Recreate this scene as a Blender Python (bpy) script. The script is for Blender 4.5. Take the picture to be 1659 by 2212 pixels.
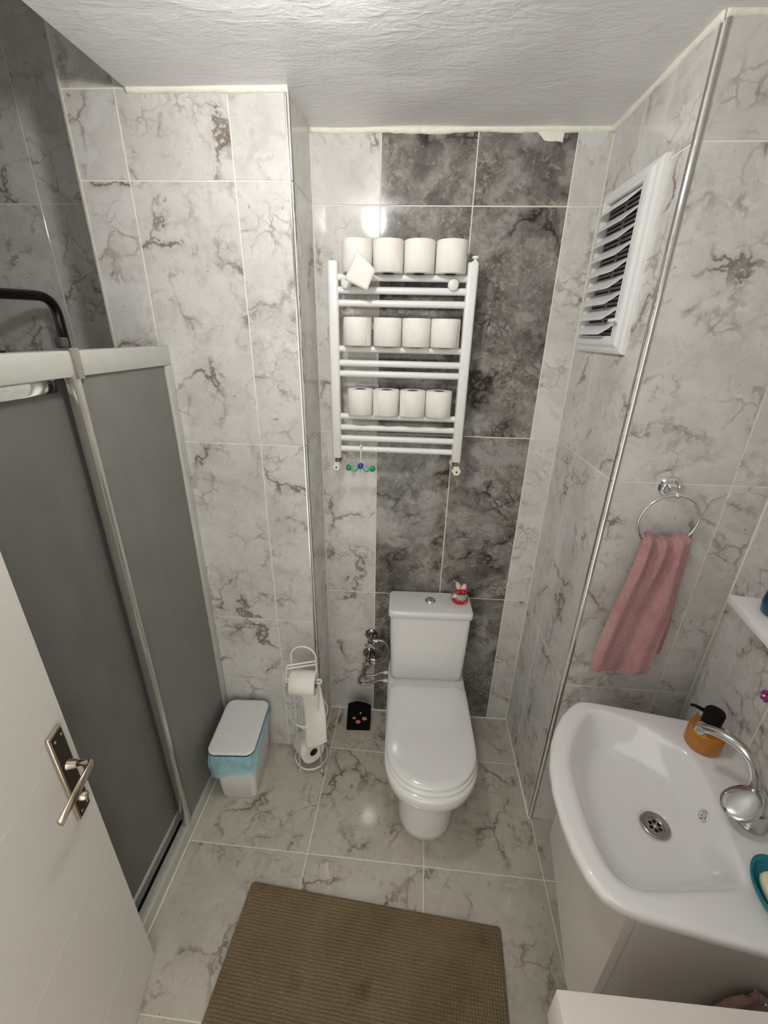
import bpy, bmesh, math, random
from mathutils import Vector, Matrix, noise
random.seed(7)
S = bpy.context.scene
for o in list(bpy.data.objects): bpy.data.objects.remove(o)
PI = math.pi
V = Vector

# ------------------------------------------------------------------ camera
cam_d = bpy.data.cameras.new('camera'); cam = bpy.data.objects.new('camera', cam_d); S.collection.objects.link(cam)
cam_d.sensor_fit = 'VERTICAL'; cam_d.sensor_height = 36.0; cam_d.lens = 36.0 * 907.81 / 2212.0
cam_d.clip_start = 0.02
r_ = V((0.99733046, 0.07012539, 0.02035661)); u_ = V((-0.04616653, 0.38956577, 0.91984084)); f_ = V((-0.05657396, 0.91832507, -0.39176325))
M = Matrix((r_, u_, -f_)).transposed().to_4x4(); M.translation = V((0, -1.65392, 1.85846)); cam.matrix_world = M
S.camera = cam
# ------------------------------------------------------------------ world, exposure
w = bpy.data.worlds.new('world'); S.world = w; w.use_nodes = True
w.node_tree.nodes['Background'].inputs[0].default_value = (1.0, 0.965, 0.885, 1)
w.node_tree.nodes['Background'].inputs[1].default_value = 1.65
S.view_settings.view_transform = 'Standard'; S.view_settings.look = 'None'
S.view_settings.gamma = 1.0; S.view_settings.use_curve_mapping = False
S.view_settings.exposure = 0.06
LAMP = V((-0.24, -0.89, 2.442)); LAMP_POWER = 172.0

# ------------------------------------------------------------------ room numbers (metres)
XL, XR, D1, D2, XS, XC = -0.3613, 0.5649, 0.2414, 0.4965, -0.7987, -0.9876
ZC, ZH = 2.442, 2.76
ROWS = [0.0, 0.741, 1.491, 2.242, ZC]
XW, YF = -1.75, -1.80
TH = math.radians(9.5)
CN = V((0.9934, -0.4965, 0)); E1 = V((-math.sin(TH), -math.cos(TH), 0)); E2 = V((-math.cos(TH), math.sin(TH), 0))
def W(a, b, z): return CN + E1 * a + E2 * b + V((0, 0, z))

# ------------------------------------------------------------------ materials
def newmat(name):
    m = bpy.data.materials.new(name); m.use_nodes = True
    nt = m.node_tree; b = nt.nodes['Principled BSDF']
    return m, nt, b
def N(nt, t, **k):
    n = nt.nodes.new(t)
    for a, v in k.items():
        if a.startswith('i_'):
            key = a[2:]; key = int(key) if key.isdigit() else key.replace('_', ' ')
            n.inputs[key].default_value = v
        else: setattr(n, a, v)
    return n
def ramp(nt, fac, stops, interp='LINEAR'):
    n = nt.nodes.new('ShaderNodeValToRGB'); n.color_ramp.interpolation = interp
    e = n.color_ramp.elements
    while len(e) < len(stops): e.new(0.5)
    for q, (p, c) in zip(e, stops): q.position = p; q.color = (*c, 1) if len(c) == 3 else c
    nt.links.new(fac, n.inputs[0]); return n.outputs[0]
def mixc(nt, fac, a, b, mode='MIX'):
    n = nt.nodes.new('ShaderNodeMix'); n.data_type = 'RGBA'; n.blend_type = mode
    for i, v in ((0, fac), (6, a), (7, b)):
        if isinstance(v, (int, float)): n.inputs[i].default_value = v
        elif isinstance(v, tuple): n.inputs[i].default_value = (*v, 1)
        else: nt.links.new(v, n.inputs[i])
    return n.outputs[2]
def math_(nt, op, a, b=None):
    n = nt.nodes.new('ShaderNodeMath'); n.operation = op
    for i, v in ((0, a), (1, b)):
        if v is None: continue
        if isinstance(v, (int, float)): n.inputs[i].default_value = v
        else: nt.links.new(v, n.inputs[i])
    return n.outputs[0]
def vmath(nt, op, a, b):
    n = nt.nodes.new('ShaderNodeVectorMath'); n.operation = op
    for i, v in ((0, a), (1, b)):
        if isinstance(v, tuple): n.inputs[i].default_value = v
        elif isinstance(v, (int, float)): n.inputs['Scale' if op == 'SCALE' else i].default_value = v
        else: nt.links.new(v, n.inputs[i])
    return n.outputs[0]
def noise_(nt, vec, scale, detail=4, rough=.55, dist=0):
    n = N(nt, 'ShaderNodeTexNoise'); n.inputs['Scale'].default_value = scale; n.inputs['Detail'].default_value = detail
    n.inputs['Roughness'].default_value = rough; n.inputs['Distortion'].default_value = dist
    nt.links.new(vec, n.inputs['Vector']); return n.outputs
def voro(nt, vec, scale, feature='F1'):
    n = N(nt, 'ShaderNodeTexVoronoi', feature=feature); n.inputs['Scale'].default_value = scale
    nt.links.new(vec, n.inputs['Vector']); return n.outputs
def bump(nt, b, h, strength=.3, dist=.002):
    n = N(nt, 'ShaderNodeBump'); n.inputs['Strength'].default_value = strength; n.inputs['Distance'].default_value = dist
    nt.links.new(h, n.inputs['Height']); nt.links.new(n.outputs[0], b.inputs['Normal'])

def simple(name, col, rough=.5, metal=0, var=.04, scale=30, bumps=0, bdist=.001, coat=0, trans=0, sss=0, spec=None):
    m, nt, b = newmat(name)
    tc = N(nt, 'ShaderNodeTexCoord').outputs['Object']
    nz = noise_(nt, tc, scale, 3)
    lo = tuple(max(0, c * (1 - var)) for c in col); hi = tuple(min(1, c * (1 + var)) for c in col)
    nt.links.new(ramp(nt, nz[0], [(.3, lo), (.7, hi)]), b.inputs['Base Color'])
    b.inputs['Roughness'].default_value = rough; b.inputs['Metallic'].default_value = metal
    b.inputs['Coat Weight'].default_value = coat; b.inputs['Transmission Weight'].default_value = trans
    if spec is not None: b.inputs['Specular IOR Level'].default_value = spec
    if sss: b.inputs['Subsurface Weight'].default_value = sss; b.inputs['Subsurface Radius'].default_value = (.01, .01, .01)
    if bumps: bump(nt, b, nz[0], bumps, bdist)
    return m

def marble(name, dark=False, warm=0.0, vein=1.0):
    m, nt, b = newmat(name)
    tc = N(nt, 'ShaderNodeTexCoord').outputs['Object']
    rnd = N(nt, 'ShaderNodeObjectInfo').outputs['Random']
    cb = N(nt, 'ShaderNodeCombineXYZ')
    nt.links.new(math_(nt, 'MULTIPLY', rnd, 37.3), cb.inputs[0]); nt.links.new(math_(nt, 'MULTIPLY', rnd, 71.9), cb.inputs[1]); nt.links.new(math_(nt, 'MULTIPLY', rnd, 13.7), cb.inputs[2])
    p = vmath(nt, 'ADD', tc, cb.outputs[0])
    def warp(sc, amt, det=5):
        q = noise_(nt, p, sc, det, .62)[1]
        return vmath(nt, 'ADD', p, vmath(nt, 'SCALE', vmath(nt, 'SUBTRACT', q, (.5, .5, .5)), amt))
    w1 = warp(5, .34, 5); w2 = warp(13, .10, 3)
    big = noise_(nt, p, 3.2, 1)[0]; cl = noise_(nt, w1, 7, 4, .62)[0]; fine = noise_(nt, w2, 42, 3, .65)[0]
    def line(vec, sc, wd):
        d = voro(nt, vec, sc, 'DISTANCE_TO_EDGE')[0]
        return ramp(nt, d, [(0, (1, 1, 1)), (wd * .45, (.8, .8, .8)), (wd, (0, 0, 0))])
    l1 = line(w1, 3.6, .034); l2 = line(w2, 10, .060); w3 = warp(30, .035, 2); l3 = line(w3, 26, .10)
    n_a = noise_(nt, p, 5.5, 3, .6)[0]
    msk1 = ramp(nt, n_a, [(.485, (0, 0, 0)), (.63, (1, 1, 1))])
    msk2 = ramp(nt, noise_(nt, vmath(nt, 'ADD', p, (3.1, 1.7, 9.2)), 6.5, 3, .62)[0], [(.51, (0, 0, 0)), (.66, (1, 1, 1))])
    msk3 = math_(nt, 'MULTIPLY', ramp(nt, noise_(nt, vmath(nt, 'ADD', p, (8.3, 4.7, 2.2)), 8, 2, .6)[0], [(.52, (0, 0, 0)), (.62, (1, 1, 1))]), msk1)
    peb = voro(nt, w2, 24)[1]
    pv = N(nt, 'ShaderNodeSeparateColor'); nt.links.new(peb, pv.inputs[0])
    halo = ramp(nt, voro(nt, w1, 3.6, 'DISTANCE_TO_EDGE')[0], [(0, (1, 1, 1)), (.12, (0, 0, 0))])
    smud = ramp(nt, noise_(nt, vmath(nt, 'ADD', w1, (1, 6, 4)), 11, 3, .6)[0], [(.54, (0, 0, 0)), (.70, (1, 1, 1))])
    def over(base, m, k, c):
        mm = m if not isinstance(m, tuple) else math_(nt, 'MULTIPLY', m[0], m[1])
        return mixc(nt, math_(nt, 'MULTIPLY', mm, k), base, c)
    if not dark:
        base = ramp(nt, cl, [(.30, (.545, .525, .495)), (.46, (.645, .63, .60)), (.62, (.725, .715, .69))])
        base = mixc(nt, .30, base, ramp(nt, big, [(.35, (.57, .55, .52)), (.65, (.72, .71, .69))]))
        base = over(base, msk2, .38, ramp(nt, pv.outputs[0], [(.2, (.50, .475, .44)), (.8, (.76, .75, .73))]))
        base = over(base, smud, .40, (.43, .40, .375))
        base = over(base, ramp(nt, fine, [(.58, (0, 0, 0)), (.72, (1, 1, 1))]), .30, (.42, .385, .35))
        base = over(base, (halo, msk1), .40 * vein, (.36, .315, .27))
        base = over(base, (l3, msk3), .65 * vein, (.27, .22, .18))
        base = over(base, (l2, msk2), .68 * vein, (.25, .20, .165))
        base = over(base, (l1, msk1), .90 * vein, (.14, .100, .076))
        sp = ramp(nt, noise_(nt, vmath(nt, 'ADD', w2, (7, 2, 5)), 55, 1, .5)[0], [(.745, (0, 0, 0)), (.79, (1, 1, 1))])
        base = over(base, sp, .65, (.20, .155, .125))
    else:
        base = ramp(nt, cl, [(.33, (.075, .068, .060)), (.48, (.185, .171, .155)), (.62, (.33, .318, .297))])
        base = over(base, msk2, .7, ramp(nt, pv.outputs[0], [(.1, (.09, .085, .08)), (.9, (.37, .355, .33))]))
        mk = ramp(nt, noise_(nt, vmath(nt, 'ADD', p, (5, 8, 1)), 5.0, 4, .6)[0], [(.48, (0, 0, 0)), (.62, (1, 1, 1))])
        flk = ramp(nt, noise_(nt, w3, 70, 4, .65)[0], [(.47, (0, 0, 0)), (.60, (1, 1, 1))])
        base = over(base, (flk, mk), .60, (.44, .385, .315))
        base = over(base, ramp(nt, fine, [(.60, (0, 0, 0)), (.68, (1, 1, 1))]), .45, (.50, .49, .47))
        base = over(base, smud, .55, (.075, .068, .060))
        base = over(base, (halo, msk1), .72, (.055, .043, .034))
        base = over(base, (l3, msk2), .65, (.07, .05, .038))
        base = over(base, (l2, msk2), .80, (.045, .030, .022))
        base = over(base, (l1, msk1), .95, (.020, .013, .010))
    if warm: base = mixc(nt, warm, base, (.80, .765, .68), 'MULTIPLY')
    nt.links.new(base, b.inputs['Base Color'])
    b.inputs['Roughness'].default_value = (.06 if warm else .075) if not dark else .09
    return m

MT = {}
MT['marble'] = marble('light_veined_marble', False, 0, .88)
MT['dark_marble'] = marble('dark_brown_marble', True)
MT['floor_marble'] = marble('floor_marble', False, 1.0, .85)
MT['grout'] = simple('cream_grout', (.86, .84, .74), .8, bumps=.3)
MT['white_ceramic'] = simple('white_ceramic', (.80, .795, .785), .08, var=.01, coat=.4)
MT['white_enamel'] = simple('white_enamel', (.84, .835, .82), .28, var=.01)
MT['white_plastic'] = simple('white_plastic', (.80, .80, .79), .35, var=.015)
MT['grey_plastic'] = simple('grey_plastic', (.27, .265, .27), .5)
MT['dark_plastic'] = simple('dark_plastic', (.05, .052, .05), .45)
MT['black'] = simple('matt_black', (.004, .004, .004), .6, spec=.15)
MT['black_cloth'] = simple('black_cloth', (.004, .004, .005), .95, bumps=.5, scale=300, spec=.1)
MT['chrome'] = simple('chrome', (.80, .80, .80), .07, 1, var=.02)
MT['dull_chrome'] = simple('brushed_chrome', (.52, .50, .47), .25, 1, var=.05)
MT['satin'] = simple('satin_metal', (.62, .60, .56), .22, .9, var=.03)
MT['faucet_chrome'] = simple('faucet_chrome', (.58, .58, .56), .13, 1, var=.03)
MT['pipe_chrome'] = simple('pipe_chrome', (.13, .13, .125), .18, 1, var=.03)
MT['dark_chrome'] = simple('dark_chrome', (.30, .28, .26), .14, 1, var=.05)
MT['alu'] = simple('pale_aluminium', (.60, .60, .55), .38, .35, var=.02)
MT['steel'] = simple('braided_steel', (.33, .30, .27), .35, .9, var=.4, scale=400, bumps=.6)
MT['lacquer'] = simple('white_lacquer', (.72, .67, .62), .3, var=.015)
MT['door_paint'] = simple('white_door_paint', (.74, .71, .66), .38, var=.02, bumps=.05, scale=60)
MT['bronze'] = simple('dark_bronze', (.035, .022, .012), .28, .6)
MT['nickel'] = simple('warm_nickel', (.62, .54, .46), .16, 1)
MT['cream'] = simple('cream_plastic', (.80, .77, .66), .35)
MT['brass'] = simple('dull_brass', (.30, .25, .17), .3, 1)
MT['amber'] = simple('amber_plastic', (.66, .26, .03), .12, trans=.45, var=.05)
MT['teal'] = simple('teal_plastic', (.004, .17, .21), .3)
MT['blue_glass'] = simple('dark_blue_glass', (.004, .06, .12), .12, var=.3, scale=60)
MT['soap'] = simple('cream_soap', (.82, .72, .50), .45, sss=.2)
MT['navy'] = simple('navy_rubber', (.012, .016, .05), .5)
MT['red_wax'] = simple('red_wax', (.55, .012, .02), .25)
MT['petal'] = simple('pale_petal', (.80, .66, .60), .5, sss=.2)
MT['leafy'] = simple('dry_stem', (.55, .45, .22), .6)
MT['pink_flower'] = simple('pink_flower', (.62, .22, .22), .6)
MT['magenta'] = simple('magenta_flower', (.35, .02, .2), .5)
MT['green'] = simple('green_gel', (.01, .30, .11), .25)
MT['pale_green'] = simple('pale_green_gel', (.20, .52, .33), .25)
MT['blue_gel'] = simple('blue_gel', (.03, .06, .30), .25)
MT['clear'] = simple('clear_plastic', (.80, .85, .82), .15, trans=.6)
MT['rubber'] = simple('rubber_feet', (.75, .74, .70), .5)
MT['card'] = simple('brown_card', (.10, .035, .02), .8)
MT['screw'] = simple('screw_head', (.45, .48, .44), .35, .8)
MT['tray'] = simple('shower_tray_white', (.55, .55, .53), .4)
MT['caulk'] = simple('white_filler', (.86, .84, .74), .75, bumps=.5, scale=60, bdist=.004, var=.05)
MT['filler'] = simple('grey_white_filler', (.66, .66, .64), .8, bumps=.5, scale=40, bdist=.004)

def mk_paper():
    m, nt, b = newmat('toilet_paper'); tc = N(nt, 'ShaderNodeTexCoord').outputs['Object']
    v = voro(nt, tc, 190)[0]; nz = noise_(nt, tc, 25, 3)[0]
    nt.links.new(ramp(nt, nz, [(.3, (.83, .805, .75)), (.7, (.88, .86, .815))]), b.inputs['Base Color'])
    b.inputs['Roughness'].default_value = .95; b.inputs['Specular IOR Level'].default_value = .1
    bump(nt, b, v, .35, .0012); return m
MT['paper'] = mk_paper()
def mk_ceiling():
    m, nt, b = newmat('rough_white_plaster'); tc = N(nt, 'ShaderNodeTexCoord').outputs['Object']
    mp = N(nt, 'ShaderNodeMapping'); nt.links.new(tc, mp.inputs[0]); mp.inputs['Rotation'].default_value = (0, 0, .9); mp.inputs['Scale'].default_value = (1, 2.6, 1)
    a = noise_(nt, mp.outputs[0], 6, 6, .6, .8)[0]; c = noise_(nt, tc, 110, 3, .6)[0]; d = noise_(nt, mp.outputs[0], 16, 3, .5, 1.2)[0]
    rid = ramp(nt, d, [(.5, (0, 0, 0)), (.62, (1, 1, 1))])
    h = math_(nt, 'ADD', math_(nt, 'MULTIPLY', a, 1.0), math_(nt, 'ADD', math_(nt, 'MULTIPLY', c, .18), math_(nt, 'MULTIPLY', rid, .12)))
    b.inputs['Base Color'].default_value = (.86, .86, .87, 1); b.inputs['Roughness'].default_value = .42
    bump(nt, b, h, .38, .009); return m
MT['plaster'] = mk_ceiling()
def mk_frost(name='frosted_rain_glass', lo=(.215, .212, .196), hi=(.25, .246, .23)):
    m, nt, b = newmat(name); tc = N(nt, 'ShaderNodeTexCoord').outputs['Object']
    mp = N(nt, 'ShaderNodeMapping'); nt.links.new(tc, mp.inputs[0]); mp.inputs['Scale'].default_value = (1, 1, .45)
    v = voro(nt, mp.outputs[0], 130, 'SMOOTH_F1')[0]; n2 = noise_(nt, mp.outputs[0], 14, 3)[0]
    nt.links.new(ramp(nt, n2, [(.3, lo), (.7, hi)]), b.inputs['Base Color'])
    b.inputs['Roughness'].default_value = .42; b.inputs['Transmission Weight'].default_value = .35; b.inputs['IOR'].default_value = 1.3
    bump(nt, b, v, .35, .003); return m
MT['frost'] = mk_frost()
MT['frost_lit'] = mk_frost('lit_frosted_rain_glass', (.29, .285, .262), (.33, .325, .30))  # same glass as the sliding panel, its brighter look painted into the colour
def mk_towel(name, lo, hi, sc=420):
    m, nt, b = newmat(name); tc = N(nt, 'ShaderNodeTexCoord').outputs['Object']
    n1 = noise_(nt, tc, sc, 2)[0]; n2 = noise_(nt, tc, 12, 3)[0]
    c = mixc(nt, .5, ramp(nt, n1, [(.3, lo), (.7, hi)]), ramp(nt, n2, [(.3, lo), (.7, hi)]))
    nt.links.new(c, b.inputs['Base Color']); b.inputs['Roughness'].default_value = 1; b.inputs['Specular IOR Level'].default_value = .05
    b.inputs['Sheen Weight'].default_value = .25
    n3 = noise_(nt, tc, 140, 3, .7)[0]; bump(nt, b, math_(nt, 'ADD', n1, math_(nt, 'MULTIPLY', n3, 1.5)), 1.0, .006); return m
MT['towel'] = mk_towel('pink_terry', (.53, .245, .25), (.74, .42, .42))
MT['pink_cloth'] = mk_towel('pale_pink_terry', (.55, .30, .29), (.70, .42, .40))
def mk_mat():
    m, nt, b = newmat('brown_chenille'); tc = N(nt, 'ShaderNodeTexCoord').outputs['Object']
    n1 = noise_(nt, tc, 350, 2)[0]; n2 = noise_(nt, tc, 5, 4)[0]
    st = ramp(nt, noise_(nt, vmath(nt, 'ADD', tc, (2, 3, 1)), 7, 2)[0], [(.62, (0, 0, 0)), (.74, (1, 1, 1))])
    c = mixc(nt, .5, ramp(nt, n1, [(.3, (.14, .103, .058)), (.7, (.23, .172, .102))]), ramp(nt, n2, [(.3, (.125, .092, .052)), (.7, (.255, .19, .112))]))
    c = mixc(nt, math_(nt, 'MULTIPLY', st, .5), c, (.075, .048, .02))
    nt.links.new(c, b.inputs['Base Color']); b.inputs['Roughness'].default_value = 1; b.inputs['Specular IOR Level'].default_value = .05
    b.inputs['Sheen Weight'].default_value = .2
    bump(nt, b, n1, .5, .002); return m
MT['mat'] = mk_mat()
def mk_bag():
    m, nt, b = newmat('blue_bin_bag'); tc = N(nt, 'ShaderNodeTexCoord').outputs['Object']
    n1 = noise_(nt, tc, 28, 4, .6, 1)[0]
    nt.links.new(ramp(nt, n1, [(.3, (.34, .66, .76)), (.7, (.58, .84, .90))]), b.inputs['Base Color'])
    b.inputs['Roughness'].default_value = .3
    tr = N(nt, 'ShaderNodeBsdfTransparent'); tr.inputs[0].default_value = (.62, .86, .92, 1); mx = N(nt, 'ShaderNodeMixShader'); mx.inputs[0].default_value = .48
    nt.links.new(b.outputs[0], mx.inputs[1]); nt.links.new(tr.outputs[0], mx.inputs[2])
    nt.links.new(mx.outputs[0], nt.nodes['Material Output'].inputs[0])
    bump(nt, b, n1, .6, .006); return m
MT['bag'] = mk_bag()
def mk_glow():
    m, nt, b = newmat('lamp_diffuser'); b.inputs['Base Color'].default_value = (1, 1, 1, 1)
    b.inputs['Emission Color'].default_value = (1.0, .98, .945, 1); b.inputs['Emission Strength'].default_value = LAMP_POWER
    return m
MT['glow'] = mk_glow()

# ------------------------------------------------------------------ mesh helpers
def link(o, parent=None):
    S.collection.objects.link(o)
    if parent is not None: o.parent = parent
    return o
def obj(name, bm, mat, parent=None, smooth=False, auto=None):
    me = bpy.data.meshes.new(name); bmesh.ops.recalc_face_normals(bm, faces=bm.faces)
    bm.to_mesh(me); bm.free()
    me.materials.append(MT[mat] if isinstance(mat, str) else mat)
    if smooth or auto:
        for p in me.polygons: p.use_smooth = True
    o = bpy.data.objects.new(name, me); link(o, parent)
    if auto:
        md = o.modifiers.new('bevel_normals', 'EDGE_SPLIT'); md.split_angle = math.radians(auto)
    return o
def tag(o, label, cat, group=None, kind=None):
    o['label'] = label; o['category'] = cat
    if group: o['group'] = group
    if kind: o['kind'] = kind
    return o
def thing(name, label, cat, loc=(0, 0, 0), rz=0, group=None):
    o = bpy.data.objects.new(name, None); o.empty_display_size = .05
    link(o); o.location = loc; o.rotation_euler = (0, 0, rz)
    return tag(o, label, cat, group)
def box(bm, lo, hi, bev=0, seg=2):
    lo, hi = V(lo), V(hi)
    g = bmesh.ops.create_cube(bm, size=1); vs = g['verts']
    for v in vs: v.co = V((lo[i] + (v.co[i] + .5) * (hi[i] - lo[i]) for i in range(3)))
    if bev:
        es = list({e for v in vs for e in v.link_edges})
        bmesh.ops.bevel(bm, geom=es, offset=bev, segments=seg, affect='EDGES', profile=.5)
def mbox(name, lo, hi, mat, parent=None, bev=0, seg=2):
    bm = bmesh.new(); box(bm, lo, hi, bev, seg); return obj(name, bm, mat, parent, auto=30 if bev else None)
def bridge(bm, rings, close=True, capa=True, capb=True):
    R = [[bm.verts.new(p) for p in r] for r in rings]; n = len(R[0])
    for A, B in zip(R, R[1:]):
        for i in range(n if close else n - 1):
            j = (i + 1) % n; bm.faces.new((A[i], A[j], B[j], B[i]))
    if capa: bm.faces.new(R[0])
    if capb: bm.faces.new(R[-1])
    return R
def frames(path):
    path = [V(p) for p in path]; T = []
    for i in range(len(path)):
        a = path[max(0, i - 1)]; b = path[min(len(path) - 1, i + 1)]; T.append((b - a).normalized())
    up = V((0, 0, 1)) if abs(T[0].z) < .9 else V((1, 0, 0)); n = (up - T[0] * up.dot(T[0])).normalized(); F = []
    for p, t in zip(path, T):
        n = (n - t * n.dot(t)).normalized(); F.append((p, t, n, t.cross(n)))
    return F
def tube(bm, path, r, seg=12, close=False):
    F = frames(path); rs = r if isinstance(r, (list, tuple)) else [r] * len(path)
    rings = [[p + (n * math.cos(2 * PI * k / seg) + b * math.sin(2 * PI * k / seg)) * rr for k in range(seg)] for (p, t, n, b), rr in zip(F, rs)]
    if close: rings.append(rings[0]); bridge(bm, rings, True, False, False); bmesh.ops.remove_doubles(bm, verts=bm.verts, dist=1e-6)
    else: bridge(bm, rings)
def crom(pts, n=8, closed=False):
    P = [V(p) for p in pts]; out = []; L = len(P)
    for i in range(L if closed else L - 1):
        if closed: a, b, c, d = P[(i - 1) % L], P[i], P[(i + 1) % L], P[(i + 2) % L]
        else: a, b, c, d = P[max(0, i - 1)], P[i], P[i + 1], P[min(L - 1, i + 2)]
        for k in range(n):
            t = k / n
            out.append(.5 * ((2 * b) + (c - a) * t + (2 * a - 5 * b + 4 * c - d) * t * t + (-a + 3 * b - 3 * c + d) * t ** 3))
    if not closed: out.append(P[-1])
    return out
def fillet(pts, r, n=5):
    P = [V(p) for p in pts]; out = [P[0]]
    for a, b, c in zip(P, P[1:], P[2:]):
        d1, d2 = (a - b), (c - b); rr = min(r, d1.length * .49, d2.length * .49); d1.normalize(); d2.normalize()
        s, e = b + d1 * rr, b + d2 * rr
        for k in range(n + 1):
            t = k / n; out.append(s * (1 - t) ** 2 + b * 2 * t * (1 - t) + e * t * t)
    out.append(P[-1]); return out
def lathe(bm, prof, seg=32, axis=None, at=(0, 0, 0)):
    """prof [(r,h)] turned about axis through at."""
    A = V(axis or (0, 0, 1)).normalized(); up = V((1, 0, 0)) if abs(A.x) < .9 else V((0, 1, 0)); n = (up - A * up.dot(A)).normalized(); b = A.cross(n); at = V(at)
    rings = [[at + A * h + (n * math.cos(2 * PI * k / seg) + b * math.sin(2 * PI * k / seg)) * max(r, 1e-5) for k in range(seg)] for r, h in prof]
    bridge(bm, rings)
def rrect(cx, cy, hx, hy, r, n=6):
    out = []
    for q, (sx, sy) in enumerate(((1, 1), (-1, 1), (-1, -1), (1, -1))):
        for k in range(n + 1):
            a = q * PI / 2 + k / n * PI / 2
            out.append((cx + sx * (hx - r) + r * math.cos(a), cy + sy * (hy - r) + r * math.sin(a)))
    return out
def sphere(bm, c, r, sc=(1, 1, 1), u=16, v=10):
    g = bmesh.ops.create_uvsphere(bm, u_segments=u, v_segments=v, radius=r)
    for q in g['verts']: q.co = V((q.co.x * sc[0], q.co.y * sc[1], q.co.z * sc[2])) + V(c)

# ------------------------------------------------------------------ setting: tiles
TILE_T, JOINT = .008, .0036
_tile = {}
def tile_mesh(wd, ht, mat):
    key = (round(wd, 4), round(ht, 4), mat)
    if key not in _tile:
        bm = bmesh.new(); box(bm, (-wd / 2, -ht / 2, -TILE_T), (wd / 2, ht / 2, 0), .0008, 1)
        bmesh.ops.recalc_face_normals(bm, faces=bm.faces)
        me = bpy.data.meshes.new('tile'); bm.to_mesh(me); bm.free(); me.materials.append(MT[mat]); _tile[key] = me
    return _tile[key]
def lay(wall, origin, U, Vd, us, vs, mats=None, default='marble'):
    """one tile object per cell; origin + u*U + v*Vd, normal U x Vd"""
    U, Vd, origin = V(U), V(Vd), V(origin); Nn = U.cross(Vd)
    for i in range(len(us) - 1):
        for j in range(len(vs) - 1):
            wd, ht = us[i + 1] - us[i] - JOINT, vs[j + 1] - vs[j] - JOINT
            if wd < .006 or ht < .006: continue
            m = (mats or {}).get(i, default)
            o = bpy.data.objects.new('tile', tile_mesh(wd, ht, m)); link(o, wall)
            mm = Matrix((U, Vd, Nn)).transposed().to_4x4(); mm.translation = origin + U * ((us[i] + us[i + 1]) / 2) + Vd * ((vs[j] + vs[j + 1]) / 2)
            o.matrix_world = mm
def struct(name, bm, mat, label, cat='wall'):
    o = obj(name, bm, mat); return tag(o, label, cat, kind='structure')
def sbox(name, lo, hi, mat, label, cat='wall'):
    bm = bmesh.new(); box(bm, lo, hi); return struct(name, bm, mat, label, cat)
G = .0015   # how far the grout lies behind the tile faces
Z = V((0, 0, 1))
wb = sbox('wall_back', (XC, G, -.05), (XR + .12, .12, ZC + .02), 'grout', 'tiled wall at the back of the niche behind toilet and radiator')
lay(wb, (0, 0, 0), (1, 0, 0), Z, [XL, -.1364, .1636, .4636, XR], ROWS, {1: 'dark_marble', 2: 'dark_marble'})
ws = sbox('wall_shower_back', (XW - .1, G, -.05), (XC - .0005, .12, ZH), 'grout', 'dim tiled wall at the far end of the shower recess')
lay(ws, (0, 0, 0), (1, 0, 0), Z, [XW, -1.605, -1.305, -1.005, XC], [0, .741, 1.491, 2.242, ZH])
wp = sbox('wall_pillar_left', (XC + G, -D1 + G, -.05), (XL - G, -.001, ZH), 'grout', 'tiled pillar between the shower recess and the toilet niche')
lay(wp, (0, -D1, 0), (1, 0, 0), Z, [XC, -.831, -.525, XL], ROWS)
lay(wp, (0, -D1, 0), (1, 0, 0), Z, [XC, -.831, XS], [ZC, ZH])
lay(wp, (XL, 0, 0), (0, 1, 0), Z, [-D1, -.009], ROWS)
lay(wp, (XC, 0, 0), (0, -1, 0), Z, [.009, D1], [0, .741, 1.491, 2.242, ZH])
wn = sbox('wall_pillar_right', (XR + G, -D2 + G, -.05), (1.3, -.001, ZC + .02), 'grout', 'tiled pillar at the right of the toilet niche, behind the towel ring')
lay(wn, (XR, 0, 0), (0, -1, 0), Z, [.009, .201, D2], ROWS)
lay(wn, (0, -D2, 0), (1, 0, 0), Z, [XR, .886, CN.x], ROWS)
bm = bmesh.new()
ring = [W(-.02, -G, 0), W(1.36, -G, 0), W(1.36, -.12, 0), W(-.02, -.12, 0)]
bridge(bm, [[p + V((0, 0, -.05)) for p in ring], [p + V((0, 0, ZC + .02)) for p in ring]])
wr = struct('wall_right', bm, 'grout', 'tiled right-hand wall behind the washbasin and shelf')
lay(wr, CN, E1, Z, [.004, .299, .599, .899, 1.199, 1.30], ROWS)
wl = sbox('wall_left', (XW - .1, YF, -.05), (XW - G, G, ZH), 'grout', 'tiled left-hand wall inside the shower recess')
lay(wl, (XW, 0, 0), (0, 1, 0), Z, [YF, -1.5, -1.2, -.9, -.6, -.3, -.009], [0, .741, 1.491, 2.242, ZH])
# front wall with the doorway (behind the camera)
bm = bmesh.new(); box(bm, (XW - .1, YF - .1, -.05), (-.66, YF, ZH)); box(bm, (.22, YF - .1, -.05), (1.0, YF, ZH)); box(bm, (-.66, YF - .1, 2.08), (.22, YF, ZH))
struct('wall_front', bm, 'filler', 'front wall with the doorway the photograph is taken from')
fl = sbox('floor', (XW - .1, YF - .1, -.1), (1.3, .05, -G), 'grout', 'marble tiled bathroom floor', 'floor')
fa = math.radians(-.95); FU = V((math.cos(fa), math.sin(fa), 0)); FV = V((-math.sin(fa), math.cos(fa), 0))
lay(fl, (.1207, -.7035, 0), FU, FV, [-.92, -.4475, 0, .4475, .9], [-1.36, -.909, -.4545, 0, .4545, .72], None, 'floor_marble')
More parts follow.
